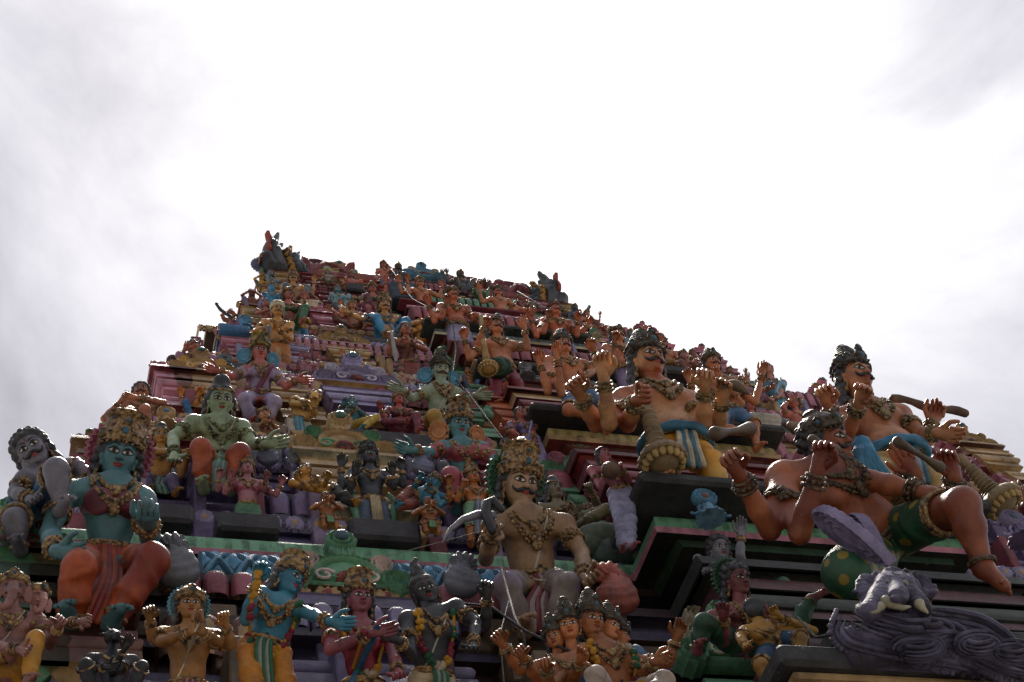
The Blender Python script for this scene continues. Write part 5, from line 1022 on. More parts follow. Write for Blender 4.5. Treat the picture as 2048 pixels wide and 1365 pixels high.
st('olive grey seated figure stretching one leg to the right beside the tan man', 1110, 982, 1, .40, 44, '76705a', 'ease', (A_((1098, 1065, .1), (1120, 1050, .8), .4), A_((1195, 1010, .3), (1182, 982, 1.0), .8)), lean=6, hp=12, hy=4, lod=2, hat='bun', wear=('trousers', '6e6a4c'), blouse='6a6248', J=dict(pel=P(1140, 1050, -.5), knR=P(1212, 1020, 1.0), anR=P(1160, 1048, .8), knL=P(1120, 1070, .8), anL=P(1150, 1075, .6)))
wo_ = st('woman with a brown pot held before her chest beside the black slab', 1208, 912, 1, .85, 37, 'a0606a', 'stand', (A_((1200, 975, .3), (1213, 945, 1.2), .5), A_((1258, 960, .3), (1243, 938, 1.2), .5)), lean=6, hp=10, hy=6, hr=-12, fem=True, lod=2, hat=None, hair='long', wear=('skirt', '8f90b0'), J=dict(nk=P(1218, 938, 0), pel=P(1240, 985, -.4), anL=P(1245, 1100, 0), anR=P(1262, 1095, 0), knL=P(1240, 1045, .3), knR=P(1262, 1040, .3)))
pt = at(1222, 940, wo_['A'][1]-.16); prop('pot', 'brown rounded pot in the hands of the woman beside the black slab', 'pot', Buf().add(*lathe([(.012, -.045), (.045, -.032), (.058, 0), (.045, .026), (.02, .036), (.03, .05)], 20, None, eul(20, 25), pt)), paint(rgb('5c4434'), .5), tuple(pt))
for i, (x, y, r_) in enumerate(((1205, 1080, .13), (1225, 1100, .10), (1180, 1092, .09))):
    s_ = SDF().ell((0, 0, 0), (1.4, .9, .7), k=.1).ell((.6, 0, .2), (.7, .7, .5), k=.2).ell((-.5, .1, -.1), (.8, .7, .6), k=.2); v, f = s_.mesh(.12); pr = at(x, y, .08)
    prop('rock', ('large grey-green rock on the green cornice below the olive figure', 'smaller bluish rock in front of the grey-green one', 'round greenish rock left of the two others')[i], 'rock', Buf().add(v*r_+pr, f), paint(rgb(('5f6c62', '5a6a6c', '566658')[i]), .7), tuple(pr))
d1 = st('great orange guardian with five hands, black moustache, blue rope belt and yellow trousers', 1296, 724, None, -.42, 84, paint(rgb('b4845a'), .38, c2=rgb('8f4a2c'), dirt=.5, bump=.3), 'stand',
   (A_((1256, 850, .2), (1273, 800, 1.3), .95, d=(.3, -.7, -.4)), A_((1408, 846, .3), (1410, 778, 1.1), .95)), lean=4, hp=14, hy=4, yaw=4, lod=3, mous=True, belly=1.18, hat='cone', hatc='4a4438', wear=('trousers', paint(rgb('d0901e'), .42, c2=rgb('c6a050'), dirt=.35)), ash=True, floor=ZB+.10,
   J=dict(nk=P(1312, 772, -.1), shL=P(1248, 800, -.1), shR=P(1378, 808, -.1), pel=P(1356, 905, -.2), knL=P(1335, 990, .2), knR=P(1440, 985, .2), anL=P(1350, 1060, .1), anR=P(1465, 1050, .1)),
   extra=(A_((1218, 848, .5), (1208, 756, 1.3), .7), A_((1192, 850, .1), (1161, 792, .8), .7), A_((1436, 852, .1), (1444, 800, .8), .5)), armc=paint(rgb('8a7650'), .45, 'gold', scale=1.4), sash=(*rgb('b0a48c'), rgb('2c5f70')), thick=1.06)
rope = lambda d, c, t, rr: [Buf().add(*tube([p+.045*d['U']*math.cos(j*math.pi+i*.9)*d['up'] for i, p in enumerate(circle(d['T'](t), d['rt'], d['bk'], rr*d['U'], rr*.8*d['U'], 30))], .10*d['U'], 8, closed=True)).build('rope_belt', paint(c, .4), d['root']) for j in (0, 1)]
rope(d1, rgb('24607c'), .90, .82)
mace('ribbed grey-gold mace standing under the great orange guardian\'s hand', at(1286, 800, -.62), at(1330, 935, -.62), .088, ribs=8)
d2 = st('great red-brown guardian at the right with hand over his mouth and blue belt', 1710, 756, None, -.42, 84, paint(rgb('ab7450'), .38, c2=rgb('86442e'), dirt=.5, bump=.3), 'stand',
   (A_((1690, 880, .2), (1718, 806, 1.3), .6), A_((1842, 872, .1), (1872, 866, .5), .6, d=(.8, -.3, -.45))), lean=4, hp=12, hy=8, yaw=4, lod=3, mous=True, belly=1.18, hat='cone', hatc='4c4a48', wear=('trousers', paint(rgb('b39a62'), .45, c2=rgb('a8742c'))), ash=True, floor=ZB+.10,
   J=dict(nk=P(1728, 808, -.1), shL=P(1688, 838, -.1), shR=P(1800, 832, -.1), pel=P(1795, 930, -.2), knL=P(1790, 1010, .3), knR=P(1885, 1000, .2), anL=P(1810, 1080, .1), anR=P(1905, 1070, .1)),
   extra=(A_((1672, 862, .0), (1657, 812, .5), .8), A_((1852, 882, -.3), (1866, 846, -.2), .9)), armc=paint(rgb('8a7650'), .45, 'gold', scale=1.4), sash='2f5a6a', hair='long')
rope(d2, rgb('2b6f94'), .90, .82)
kb = Buf()
for q in range(5): kb.add(*tube([at(1722+q*3, 888, -.62), at(1716+q*6, 905, -.66), at(1720+q*9, 925+q, -.62), at(1728+q*12, 945+q, -.60)], [.03, .035, .03, .02], 8))
kb.add(*ball(at(1724, 890, -.62), .06, n=12, m=8)); kb.build('knot', paint(rgb('2b6f94'), .4), d2['root'])
a, b = at(1786, 798, -.35), at(1932, 829, -.35); prop('staff', 'knobbed brown staff held out against the sky by the right-hand guardian', 'staff', Buf().add(*tube([a+(b-a)*t+np.array((0, 0, .02*math.sin(t*9))) for t in np.linspace(0, 1, 12)], .020+.012*np.abs(np.cos(np.linspace(0, 7, 12))), 8)), paint(rgb('5a4638'), .6), tuple((a+b)/2))
mace('ribbed olive mace leaning at the right end of the black slab', at(1938, 935, -.55), at(2000, 1000, -.55), .085, ribs=7)
a = d1['arms'][4][5]['hand']; b = at(1500, 790, -.75); prop('blade', 'curved brown blade in the rightmost hand of the great orange guardian', 'blade', Buf().add(*tube([a+(b-a)*t+np.array((0, 0, .05*math.sin(t*3.1))) for t in np.linspace(-.1, 1, 9)], [.012, .016, .018, .028, .034, .034, .03, .02, .005], 8)), paint(rgb('6c5c48'), .5), tuple(b))
# ---- storey 2
st('brown curly-haired man in blue cloth with crossed arms at the left corner', 282, 784, 2, .30, 40, '95604a', 'squat', (A_((208, 838, .2), (240, 805, .9), .4), A_((328, 806, .3), (272, 796, 1.4), .3, d=(-.9, -.2, -.1))), lean=6, hp=12, hy=-10, lod=2, mous=True, hat=None, hair='curly', wear=('half', '2c5f88'), J=dict(knL=P(226, 845, 1.), anL=P(230, 890, .6), knR=P(290, 820, 1.6), anR=P(298, 870, 1.0)))
st('orange figure with bowed head and raised forearms behind the green man', 398, 782, 2, .22, 27, 'b8763c', 'squat', (A_((368, 820, .3), (362, 792, .8), .5), A_((388, 816, .4), (396, 792, 1.), .5)), lean=10, hp=-20, lod=1, hat=None, hair='short', wear=('trousers', '2c6490'))
st('tan man with palms joined over his head beside the purple-striped cornice', 528, 832, 2, .24, 29, 'ae7a5a', 'sit', (A_((508, 858, .3), (534, 842, 1.2), .05, d=(.2, -.1, 1), n=(1, -.2, 0)), A_((558, 862, .3), (538, 843, 1.2), .05, d=(-.2, -.1, 1), n=(-1, -.2, 0))), lean=4, hp=6, lod=2, mous=False, hat='low', wear=('trousers', '6a5a4a'))
st('pale yellow man with black topknot bending right in prayer, white cloth with blue border', 630, 795, 2, .30, 37, 'c09a62', 'stand', (A_((585, 808, .3), (620, 808, 1.2), .2), A_((628, 830, .3), (628, 808, 1.2), .2)), lean=10, hp=14, hy=30, hr=30, yaw=18, lod=2, hat='topknot', wear=('skirt', paint(rgb('b0a69c'), .5, c2=rgb('a89c92'))), sash='2c7f98', J=dict(nk=P(612, 808, 0), shL=P(590, 802, 0), shR=P(622, 820, 0), pel=P(596, 850, -.3)))
mm_ = st('teal-blue reclining dancer with yellow trousers on a grey slab', 706, 808, 2, .34, 27, '40707c', 'kneeup', (A_((672, 832, .2), (684, 812, .9), .3), A_((722, 826, .3), (708, 815, 1.0), .4)), lean=6, hp=4, hy=20, lod=2, hat=None, hair='bun', wear=('trousers', 'b0943c'), J=dict(pel=P(690, 848, -.2), knL=P(668, 842, 1.), anL=P(700, 862, .8), knR=P(752, 836, 1.2), anR=P(722, 858, 1.)))
st('maroon-robed seated woman with striped lap on the grey slab', 797, 800, 2, .34, 27, '9a4e4a', 'ease', (A_((768, 838, .3), (762, 820, .9), .1), A_((828, 838, .2), (842, 842, .8), .4)), lean=6, hp=6, fem=True, lod=2, hat='low', wear=('trousers', '6a2432'), blouse='5e1c2a')
st('woman in pale purple sari leaning on the dark frame of the middle bay', 1041, 828, 2, .55, 29, '9a5a50', 'stand', (A_((1028, 868, .2), (1008, 858, .9), .5), A_((1065, 860, 0), (1070, 880, .4), .4)), lean=4, hp=4, hr=-16, hy=-10, fem=True, lod=2, hat=None, hair='long', wear=('skirt', '8a86b4'), blouse=('6a5a8a', '8a86b4'), J=dict(pel=P(1060, 880, -.2)))
st('tiny man with dark beard peeping over the pink finial', 1016, 866, 2, .10, 19, '8a5a4a', 'sit', ('rest', 'rest'), lod=0, hat='low', wear=('trousers', '2f5a40'), mous=True, **Z6)
tl = st('teal-faced seated goddess with pink robe, gold sleeves and tall crown', 918, 850, 1, .50, 60, '54878e', 'sit', (A_((858, 906, 0.), (830, 902, .3), .3, d=(-.9, -.1, .1)), A_((996, 926, .2), (985, 955, .9), .4)), lean=18, hp=34, hy=2, fem=True, lod=3, hat='tall', halo=None, ears='b0764a', wear=('trousers', paint(rgb('a04e5c'), .45, c2=rgb('8a3c4e'))), blouse='a34a58', sash='b0606c',
   J=dict(nk=P(922, 885, -.1), shL=P(886, 898, -.1), shR=P(962, 900, -.1), pel=P(935, 968, -.7), knL=P(900, 952, 1.4), knR=P(985, 958, 1.4), anL=P(915, 1020, .8), anR=P(965, 1022, .8)))
for i, (x, y, k, u, c, w_, lb, Yd, hc) in enumerate(((1126, 692, 2, 44, 'a0684a', ('half', '3f5f84'), 'guardian in blue-patterned shorts with crossed foot and raised curled hands', .80, '4c4840'), (1425, 728, 2, 41, 'a0684a', ('half', '3f6284'), 'guardian in blue-patterned shorts partly hidden behind the great guardian\'s fists', .80, '5c5038'))):
    big = i == 0
    st(lb, x, y, None, Yd, u, c, 'stand', (A_((x-2, y+98, .6), (x-12, y+22, 1.5), .6) if big else A_((x+58, y+80, .2), (x+18, y+30, .8), .5), A_((x+60, y+50, 0), (x+42, y+62, .6), .7)), lean=4, hp=12, hy=2, lod=2, mous=True, hat='cone', hatc=hc, wear=w_, belly=1.15,
       extra=(A_((x-30, y+92, .3), (x-46, y+36, .9), .7), A_((x+85, y+78, -.3), (x+100, y+20, .2), .6) if not big else A_((x+70, y+40, -.2), (x+62, y+10, .3), .6)), J=dict(pel=P(x+36, y+104, -.2), knL=P(x+12, y+128, 1.2), anL=P(x+78, y+140, 1.0), knR=P(x+82, y+122, .4), anR=P(x+88, y+170, .2)), group='pair of guardians in blue-patterned shorts')
# ---- storey 3
pl_ = st('rose-faced seated goddess in lilac robe spreading both hands, blue ear wheels', 519, 703, 2, .44, 44, '9a5c54', 'sit', (A_((462, 754, .0), (438, 742, .4), .2, d=(-.95, -.1, .15)), A_((572, 774, .1), (592, 759, .5), .2, d=(.95, -.1, -.15))), lean=16, hp=32, hy=4, fem=True, lod=3, hat='tall', hatc='94803a', ears='4a86a4', wear=('trousers', paint(rgb('8c7f9e'), .45, c2=rgb('9c90a8'))), blouse=('8c7c98', '6a2440'),
   J=dict(nk=P(520, 728, -.1), shL=P(488, 744, -.1), shR=P(550, 748, -.1), pel=P(520, 800, -.7), knL=P(488, 800, 1.3), knR=P(550, 806, 1.3), anL=P(508, 850, .8), anR=P(530, 852, .8)))
gg = st('grey-green faced man with black moustache and blue ear wheels spreading both hands', 881, 741, 2, .44, 46, '84907c', 'sit', (A_((824, 798, .0), (808, 782, .4), .2, d=(-.9, -.1, .25)), A_((938, 804, .0), (950, 791, .4), .2, d=(.95, -.1, -.05))), lean=16, hp=32, hy=3, lod=3, mous=True, hat='cone', hatc='54503c', ears='4a86a4', thread=True, wear=('trousers', 'a8863c'),
   J=dict(nk=P(882, 768, -.1), shL=P(850, 785, -.1), shR=P(914, 788, -.1), pel=P(882, 845, -.7), knL=P(868, 832, 1.2), knR=P(912, 848, 1.2), anL=P(880, 880, .7), anR=P(905, 885, .7)))
st('brown laughing man raising his left palm at the corner of the dark slab', 388, 692, 3, .32, 29, '95604c', 'squat', (A_((358, 722, .2), (368, 702, .9), .06), A_((430, 708, 0), (418, 714, .6), .4)), lean=6, hp=-4, hy=-16, hr=-14, lod=2, mous=True, hat=None, hair='curly', wear=('trousers', '8f6a86'))
st('turbaned head peering from behind the red cornice corner', 345, 728, 2, .05, 27, '9a5a50', 'sit', ('down', 'down'), lod=0, hat='turban', hatc='3a3630', wear=('trousers', '6a2a30'), hy=-60, **Z6)
st('little rose figure with both pink knees drawn up on the grey-green ledge', 614, 712, 3, .24, 19, 'a07078', 'squat', ('bless', 'bless'), lod=1, hat=None, hair='short', wear=('trousers', '8c5a64'), **Z6)
st('little crowned figure in green trousers dancing before the tan crest', 708, 711, 3, .26, 20, 'a87a5e', 'ease', ('up', 'rest'), lod=1, hat='low', wear=('trousers', '3c5f2c'), **Z6)
st('small grey-brown child crouching left of the green-trousered dancer', 684, 722, 3, .26, 15, '8a6e5a', 'squat', ('cross', 'rest'), lod=0, hat=None, hair='short', wear=('trousers', '4a3a30'), **Z6)
st('pale child lying in white clothes at the feet of the staff-bearing woman', 802, 738, 3, .30, 18, 'ae8474', 'squat', ('rest', 'rest'), lod=1, hat='low', hatc='8a7a6a', wear=('trousers', 'a8a098'), **Z6)
for x, y, Yd, u, w_, cap, sd in ((991, 655, 1.98, 39, 'skirt', 'guardian in red trousers with gold belt leaning on a knobbed club', 0), (1235, 672, 1.98, 35, 'trousers', 'guardian in brown with spear seen above the great guardian\'s left hand', 1)):
    q = st(cap, x, y, None, Yd, u, 'a0684c', 'stride' if not sd else 'stand', (A_((x-52, y+62, .3), (x-62, y+24, .8), .95) if not sd else A_((x-10, y+52, .3), (x-6, y+10, 1.2), .95), A_((x+64, y+42, .0), (x+58, y+4, .5), .1)), lean=4, hp=10, hy=10, lod=2, mous=True, hat='low', hatc='6a5434', wear=('trousers', '7a2434' if not sd else '6a5a7a'), belly=1.2, blouse=None,
           extra=(A_((x-34, y+32, .3), (x-22, y-2, 1.1), .9),) if not sd else (), J={} if sd else dict(shL=P(x-30, y+38, -.1), shR=P(x+34, y+38, -.1), pel=P(x+14, y+92, -.3), knL=P(x+2, y+118, .3), knR=P(x+44, y+112, .3), anL=P(x+5, y+160, .2), anR=P(x+60, y+155, .2)))
mace('tapering ochre club with round head beside the red-trousered guardian', at(968, 690, 1.8), at(977, 742, 1.8), .055, paint(rgb('a07c40'), .5), 6)
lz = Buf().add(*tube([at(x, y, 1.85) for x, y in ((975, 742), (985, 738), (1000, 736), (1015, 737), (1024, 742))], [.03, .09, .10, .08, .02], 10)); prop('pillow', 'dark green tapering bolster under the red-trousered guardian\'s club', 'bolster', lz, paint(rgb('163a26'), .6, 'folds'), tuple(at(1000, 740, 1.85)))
st('crowned man sitting against the sky on the right flank, light brown', 1324, 686, 3, .20, 25, '98664c', 'ease', ('bless', 'rest'), mous=True, lod=1, hat='tall', hatc='8a5a44', wear=('trousers', '8a6a3a'), **Z6)
st('plump pink child seated beside the crowned man on the right flank', 1367, 711, 3, .20, 20, 'a0706a', 'squat', ('cross', 'cross'), lod=1, hat='low', wear=('trousers', '6a4a3a'), **Z6)
st('woman in pale blue robe standing against the sky right of the guardians', 1535, 740, 3, .35, 31, 'a87a6e', 'stand', ('rest', A_((1560, 790, .1), (1545, 800, .6), .4)), fem=True, lod=2, hat=None, hair='long', wear=('skirt', '5f9ab4'), blouse=('5f93ac', '7fb0c4'), hy=22, lean=4, hp=2)
st('brown arms of a figure raising a curved horn beside the pale blue woman', 1478, 770, 2, .35, 27, '9a6850', 'stand', (A_((1492, 800, .3), (1494, 762, .9), .1), A_((1512, 790, .3), (1520, 755, .9), .8)), lod=1, hat='low', wear=('trousers', '3c6284'), hy=10, **Z6)
st('small blue-necked figure between the two pairs of guardian arms', 1500, 812, 2, .28, 26, 'a0605a', 'sit', ('rest', 'rest'), lod=1, hat='low', fem=True, wear=('skirt', '9a9488'), blouse='3c7494', **Z6)
st('reclining pink figure with face up beside the blue-grey scroll', 1588, 808, 2, .30, 28, 'a86a60', 'ease', ('head', 'rest'), lod=1, hat='low', wear=('trousers', '7a6a5a'), hr=60, lean=4, hp=0)
# ---- storey 4
st('tall orange-brown man with white turban, grey moustache and sword', 555, 622, 3, .42, 31, 'b0824e', 'stand', (A_((508, 664, .2), (545, 652, 1.2), .9), A_((582, 680, .2), (556, 660, 1.), .5)), lean=10, hp=18, hy=2, lod=2, mous=paint(rgb('6a6860'), .5), hat='turban', hatc='b0a890', wear=('skirt', 'a86a34'), belly=1.1)
a, b = at(537, 655, 2.3), at(540, 725, 2.3); prop('sword', 'dark straight sword in front of the white-turbaned man', 'sword', Buf().add(*tube([a+(b-a)*t for t in np.linspace(0, 1, 6)], [.022, .016, .013, .012, .011, .005], 8)), paint(rgb('3a3c42'), .35), tuple(b))
wm_ = st('brown woman in rust drapery with one hand on her breast and a pale staff', 811, 660, 3, .42, 31, '95604c', 'stand', (A_((778, 708, .2), (780, 680, .9), .9), A_((852, 700, .2), (818, 686, 1.1), .3, d=(-.9, -.3, -.2))), lean=10, hp=16, hy=3, fem=True, lod=2, hat=None, hair='long', wear=('skirt', '7a3c34'), blouse=('7a4a40', '9a6a5c'))
a, b = at(783, 665, 2.25), at(792, 722, 2.25); prop('staff', 'pale grey staff held upright by the woman in rust drapery', 'staff', Buf().add(*tube([a, a+(b-a)*.3, a+(b-a)*.7, b], [.014, .018, .02, .016], 8)), paint(rgb('8a8f8c'), .5), tuple(b))
st('orange-brown dancer with one leg swung up before a purple wheel', 705, 612, 4, .26, 20, '9a6a50', 'ease', ('up', 'out'), lod=1, hat='low', wear=('trousers', '6a4438'), halo='7a4a6a', extra=(((-1.6, -.1, -1.6), (-2.3, -.3, -1.2), .6), ((1.6, -.1, -2.1), (2.4, -.6, -2.6), .3)), J=dict(knL=P(672, 640, 1.2), anL=P(668, 630, 1.5)), **Z6)
st('yellow praying man in a blue loincloth beside the turbaned man', 600, 624, 4, .26, 18, 'b08448', 'stand', ('pray', 'pray'), lod=1, hat=None, hair='short', wear=('shorts', '2f7498'), **Z6)
st('rose-faced woman with black bun behind the white-turbaned man', 531, 608, 4, .26, 20, '9a645e', 'stand', ('cross', 'rest'), fem=True, lod=1, hat=None, hair='bun', wear=('skirt', '3a3844'), hy=-14, **Z6)
st('blue-legged man lying on a blue couch at the left edge of the tower', 464, 628, 4, .30, 17, '8a5a4a', 'ease', ('head', 'down'), lod=1, hat=None, hair='curly', wear=('trousers', '4a86b0'), hr=-50, lean=4, hp=6)
a = [at(x, y, 2.6) for x, y in ((433, 608), (441, 620), (452, 628), (463, 634))]; prop('bow', 'dark curved bow sticking out over the left edge of the tower', 'bow', Buf().add(*tube(a, .016, 7)), paint(rgb('33343a'), .5), tuple(a[-1]))
a, b = at(440, 652, 2.75), at(500, 656, 2.75); prop('couch', 'flat blue couch under the man with the bow', 'couch', Buf().add(*boxv(a[0], b[0], 2.75, 3.1, a[2]-.05, a[2]+.05)), paint(rgb('2c628c'), .5), tuple(a))
st('yellow lion-faced figure in a blue skirt behind the staff-bearing woman', 838, 645, 4, .22, 22, 'b8802c', 'stand', ('cross', 'rest'), kind='lion', lod=1, hat=None, hair='none', wear=('skirt', '2f6c98'), **Z6)
st('small grey-capped child left of the staff-bearing woman', 790, 642, 4, .26, 17, '9a6c5c', 'sit', ('up', 'rest'), lod=1, hat='low', hatc='6a6a6a', wear=('trousers', '8a8a90'), **Z6)
for x, y, Yd, u, cap, wc, hh in ((905, 592, 2.85, 32, 'red-brown guardian in lilac skirt resting his fist on a short club', '8a84a4', '6f5a34'), (1109, 621, 2.85, 31, 'red-brown guardian in lilac trousers below the right-hand horn of the roof', '746e98', '7a4a38')):
    st(cap, x, y, None, Yd, u, '9c5a40', 'stand', (A_((x-36, y+52, .3), (x-48, y+18, .8), .5), A_((x+45, y+50, .1), (x+48, y+22 if x > 1000 else y+42, .6), .8)), lean=4, hp=8, hy=18, lod=2, mous=True, hat='low', hatc=hh, wear=('skirt', wc), belly=1.25, blouse=None, extra=(A_((x-22, y+44, .5), (x-14, y+16, 1.0), .8),)+((A_((x+52, y+46, -.2), (x+66, y+28, .3), .8),) if x > 1000 else ()))
a, b = at(962, 632, 2.65), at(966, 655, 2.65); prop('club', 'short pale club under the fist of the lilac-skirted guardian', 'club', Buf().add(*tube([a, (a+b)/2, b], [.022, .026, .04], 10)), paint(rgb('a08a5c'), .5), tuple(b))
# ---- storey 5
st('rosy woman with wide gold crown looking right above the white turban', 576, 590, 4, .42, 27, 'a0665a', 'sit', ('rest', 'bless'), fem=True, lod=2, hat='low', wear=('trousers', '2f5a3c'), blouse='2f5a3c', hy=26, lean=10, hp=18)
st('pale-faced king with black moustache and tall gold crown, blue robe', 769, 611, 4, .42, 30, 'b48a62', 'sit', ('out', 'out'), lod=2, mous=True, hat='tall', wear=('trousers', '3c86b0'), blouse='2f7aa8', lean=12, hp=22, belly=1.1)
st('thin brown man with arms raised to a point over a pleated white skirt', 613, 594, 5, .24, 15, '8f5f4a', 'sit', (((-2.0, -.2, -1.2), (-.2, -.5, .6), .05, {'d': (.1, 0, 1)}), ((2.0, -.2, -1.2), (.2, -.5, .6), .05, {'d': (-.1, 0, 1)})), lod=1, hat=None, hair='short', wear=('skirt', 'b0a088'), **Z6)
st('teal seated figure with both knees high beside the black block', 675, 580, 5, .24, 16, '6a9098', 'squat', ('rest', 'rest'), lod=1, hat='low', hatc='8a8478', wear=('trousers', '7a9fa8'), **Z6)
st('small maroon seated figure below the woman with the raised hand', 737, 603, 5, .24, 14, '9a6064', 'squat', ('rest', 'rest'), lod=0, hat='low', wear=('trousers', '6a2438'), **Z6)
st('crowned woman in dark green raising one hand beside the blue block', 745, 578, 5, .30, 22, 'a0625a', 'sit', ('rest', A_((772, 580, .2), (771, 566, .6), .3)), fem=True, lod=1, hat='cone', wear=('trousers', '5a2438'), blouse='1f4a34', lean=8, hp=14)
st('light blue figure bending over a blue drum at the left flank', 543, 576, 5, .26, 18, '5a9ac0', 'squat', ('rest', 'rest'), lod=1, hat=None, hair='short', wear=('trousers', '2f5f84'), hp=30, lean=10)
st('dark brown crouching man with purple knees at the left flank', 503, 588, 5, .26, 16, '7a4638', 'squat', ('head', 'head'), lod=1, hat=None, hair='short', wear=('trousers', '6f6488'), hy=-30, **Z6)
st('guardian in pale blue skirt holding a gold emblem under the red roof moulding', 840, 566, None, 3.85, 22, 'a06a50', 'stand', ('up', 'up2'), lod=1, mous=True, hat='cone', wear=('skirt', '6f96b4'), extra=(((-1.9, -.1, -1.8), (-2.2, -.6, -.8), .9),), lean=4, hp=8)
st('guardian in pale blue skirt right of the green lotus moulding', 996, 584, None, 3.85, 22, 'a06a50', 'stride', ('up2', 'hip'), lod=1, mous=True, hat='low', hatc='4a5a40', wear=('skirt', '8aa0b8'), extra=(((1.9, -.1, -2.2), (2.6, -.5, -2.6), .5),), lean=4, hp=8)
# ---- storey 6 and the skyline
st('pale-faced moustached king with golden shield beside the left horn', 586, 557, 5, .38, 22, 'a47a58', 'sit', ('rest', 'up2'), lod=1, mous=True, hat='tall', wear=('trousers', '4c5a60'), lean=8, hp=16)
st('grey seated figure with bent knees under the left horn', 541, 548, 6, .20, 16, '6c7a80', 'kneeup', ('rest', 'rest'), lod=1, hat=None, hair='curly', wear=('trousers', '707d84'), hy=-20, **Z6)
st('small yellow figure leaning out at the left edge under the feathered one', 524, 556, 6, .22, 13, 'b48a3a', 'squat', ('head', 'rest'), lod=0, hat='low', wear=('trousers', '5a4a3a'), hy=-30, **Z6)
pc = st('tiny winged figure with fan of violet feathers left of the left horn', 529, 515, None, 5.1, 11, '9a6a54', 'stand', ('bless', 'bless'), lod=0, hat='low', wear=('shorts', '4a6a3c'), **Z6)
Buf().add(*[x for x in wheel_geo(.15, 14)]).build('x', INK, None) if False else None
fb = Buf()
for i in range(9): fb.add(*tube([pc['A']+np.array((-.03, .03, -.12)), pc['A']+np.array((-.15*math.cos(i*.28-.9), .05, -.10+.15*math.sin(i*.28-.9)))], [.008, .018], 6))
fb.build('feather_fan', paint(rgb('5c5c78'), .6), pc['root'])
st('pink seated figure in red on the black block below the red net roof', 702, 551, 6, .22, 14, 'a06a64', 'squat', ('rest', 'rest'), lod=0, hat='low', wear=('trousers', 'b0542c'), **Z6)
st('rose standing figure on the roof edge touching its mouth', 767, 530, None, 4.85, 15, 'a06a5c', 'stand', ('down', 'mouth'), lod=1, hat='low', hatc='3a2c28', wear=('shorts', '4a6484'), **Z6)
st('black-faced figure with golden bun beside the rose figure on the roof edge', 797, 535, None, 4.8, 15, '2c2c32', 'stand', ('down', 'hip'), lod=1, hat='cone', wear=('shorts', '5c7a94'), **Z6)
st('dark moustached figure in blue-grey shorts raising an arm at the skyline', 921, 549, None, 4.75, 16, '4c4844', 'squat', ('up2', 'out'), lod=1, mous=True, hat='low', wear=('shorts', '5c6c84'), extra=(((-1.7, .1, -1.5), (-2.2, .1, -.2), .3),), **Z6)
# the right flank against the sky
for i, (x, y, k, u, c, w_, po, ar, hh, lb) in enumerate((
    (1150, 616, 5, 15, '3c4650', '4c6c84', 'stand', ('down', 'up'), 'low', 'dark grey figure just right of the right-hand horn'),
    (1174, 628, 5, 14, 'a06a58', '6a3c34', 'stand', ('up', 'up'), 'cone', 'small rosy figure with both fists up on the right flank'),
    (1194, 646, 5, 14, '95604c', '8a5a4a', 'squat', ('cross', 'cross'), None, 'crouching brown figure at the end of the black block on the right flank'),
    (1262, 668, 4, 16, '6c8088', '55707c', 'stand', ('rest', 'up'), 'cone', 'small blue-grey figure behind the great orange guardian\'s crown'),
    (1385, 706, 3, 14, '9a6a54', '6a5a44', 'squat', ('rest', 'cross'), 'low', 'small tan figure between the pink child and the crowned guardian'),
    (1460, 742, 3, 16, '8f6a50', '5a6a4c', 'sit', ('rest', 'up'), 'low', 'small olive figure right of the crowned guardian\'s face'),
    (2040, 985, 1, 30, '95583e', '5a2a2a', 'squat', ('bless', 'rest'), 'cone', 'red-brown figure cut off by the right edge of the photo'),
    (1920, 905, 2, 16, '7a3038', '6a2430', 'squat', ('rest', 'rest'), 'low', 'small maroon figure behind the right-hand guardian\'s fingers'),
    (655, 545, 6, 10, '8a8070', '6a5a4c', 'squat', ('rest', 'rest'), 'low', 'tiny pale figure against the dark red band under the roof'),
    (955, 572, 5, 13, '6c7a5c', '4c6a4c', 'sit', ('rest', 'up'), 'low', 'small green figure left of the skyline guardian in pale blue'),
    (1040, 596, 5, 13, '8a5a4c', '6a3c34', 'sit', ('cross', 'rest'), 'low', 'small brown figure right of the skyline guardian in pale blue'),
    (640, 668, 4, 15, 'a07060', '6a3c4a', 'squat', ('bless', 'rest'), 'low', 'small pink figure left of the orange dancer\'s wheel'),
    (455, 705, 3, 15, 'a06c60', '8a5a3a', 'squat', ('head', 'rest'), None, 'small rosy figure lying beside the pink crest'),
    (935, 742, 3, 15, 'ae7a4c', '3c6c94', 'squat', ('rest', 'cross'), None, 'small orange figure with a blue jar near the grey-green man\'s ear wheel'),
    (1090, 735, 3, 18, 'a06a54', '4c5a6c', 'squat', ('cross', 'rest'), 'low', 'small figure half hidden behind the blue-shorted guardian\'s wrists'),
    (590, 905, 1, 20, '6a6a7c', '4c4c5c', 'squat', ('rest', 'rest'), 'low', 'small grey figure crouching under the purple net roof'),
    (1065, 860, 1, 18, '9a5a58', '6a3a44', 'sit', ('rest', 'rest'), 'low', 'small rosy figure in shadow under the black frame'),
    )):
    st(lb, x, y, k, .18, u, c, po, ar, lod=1 if u > 16 else 0, hat=hh, hair='short' if hh is None else None, wear=('trousers', w_), **Z6)
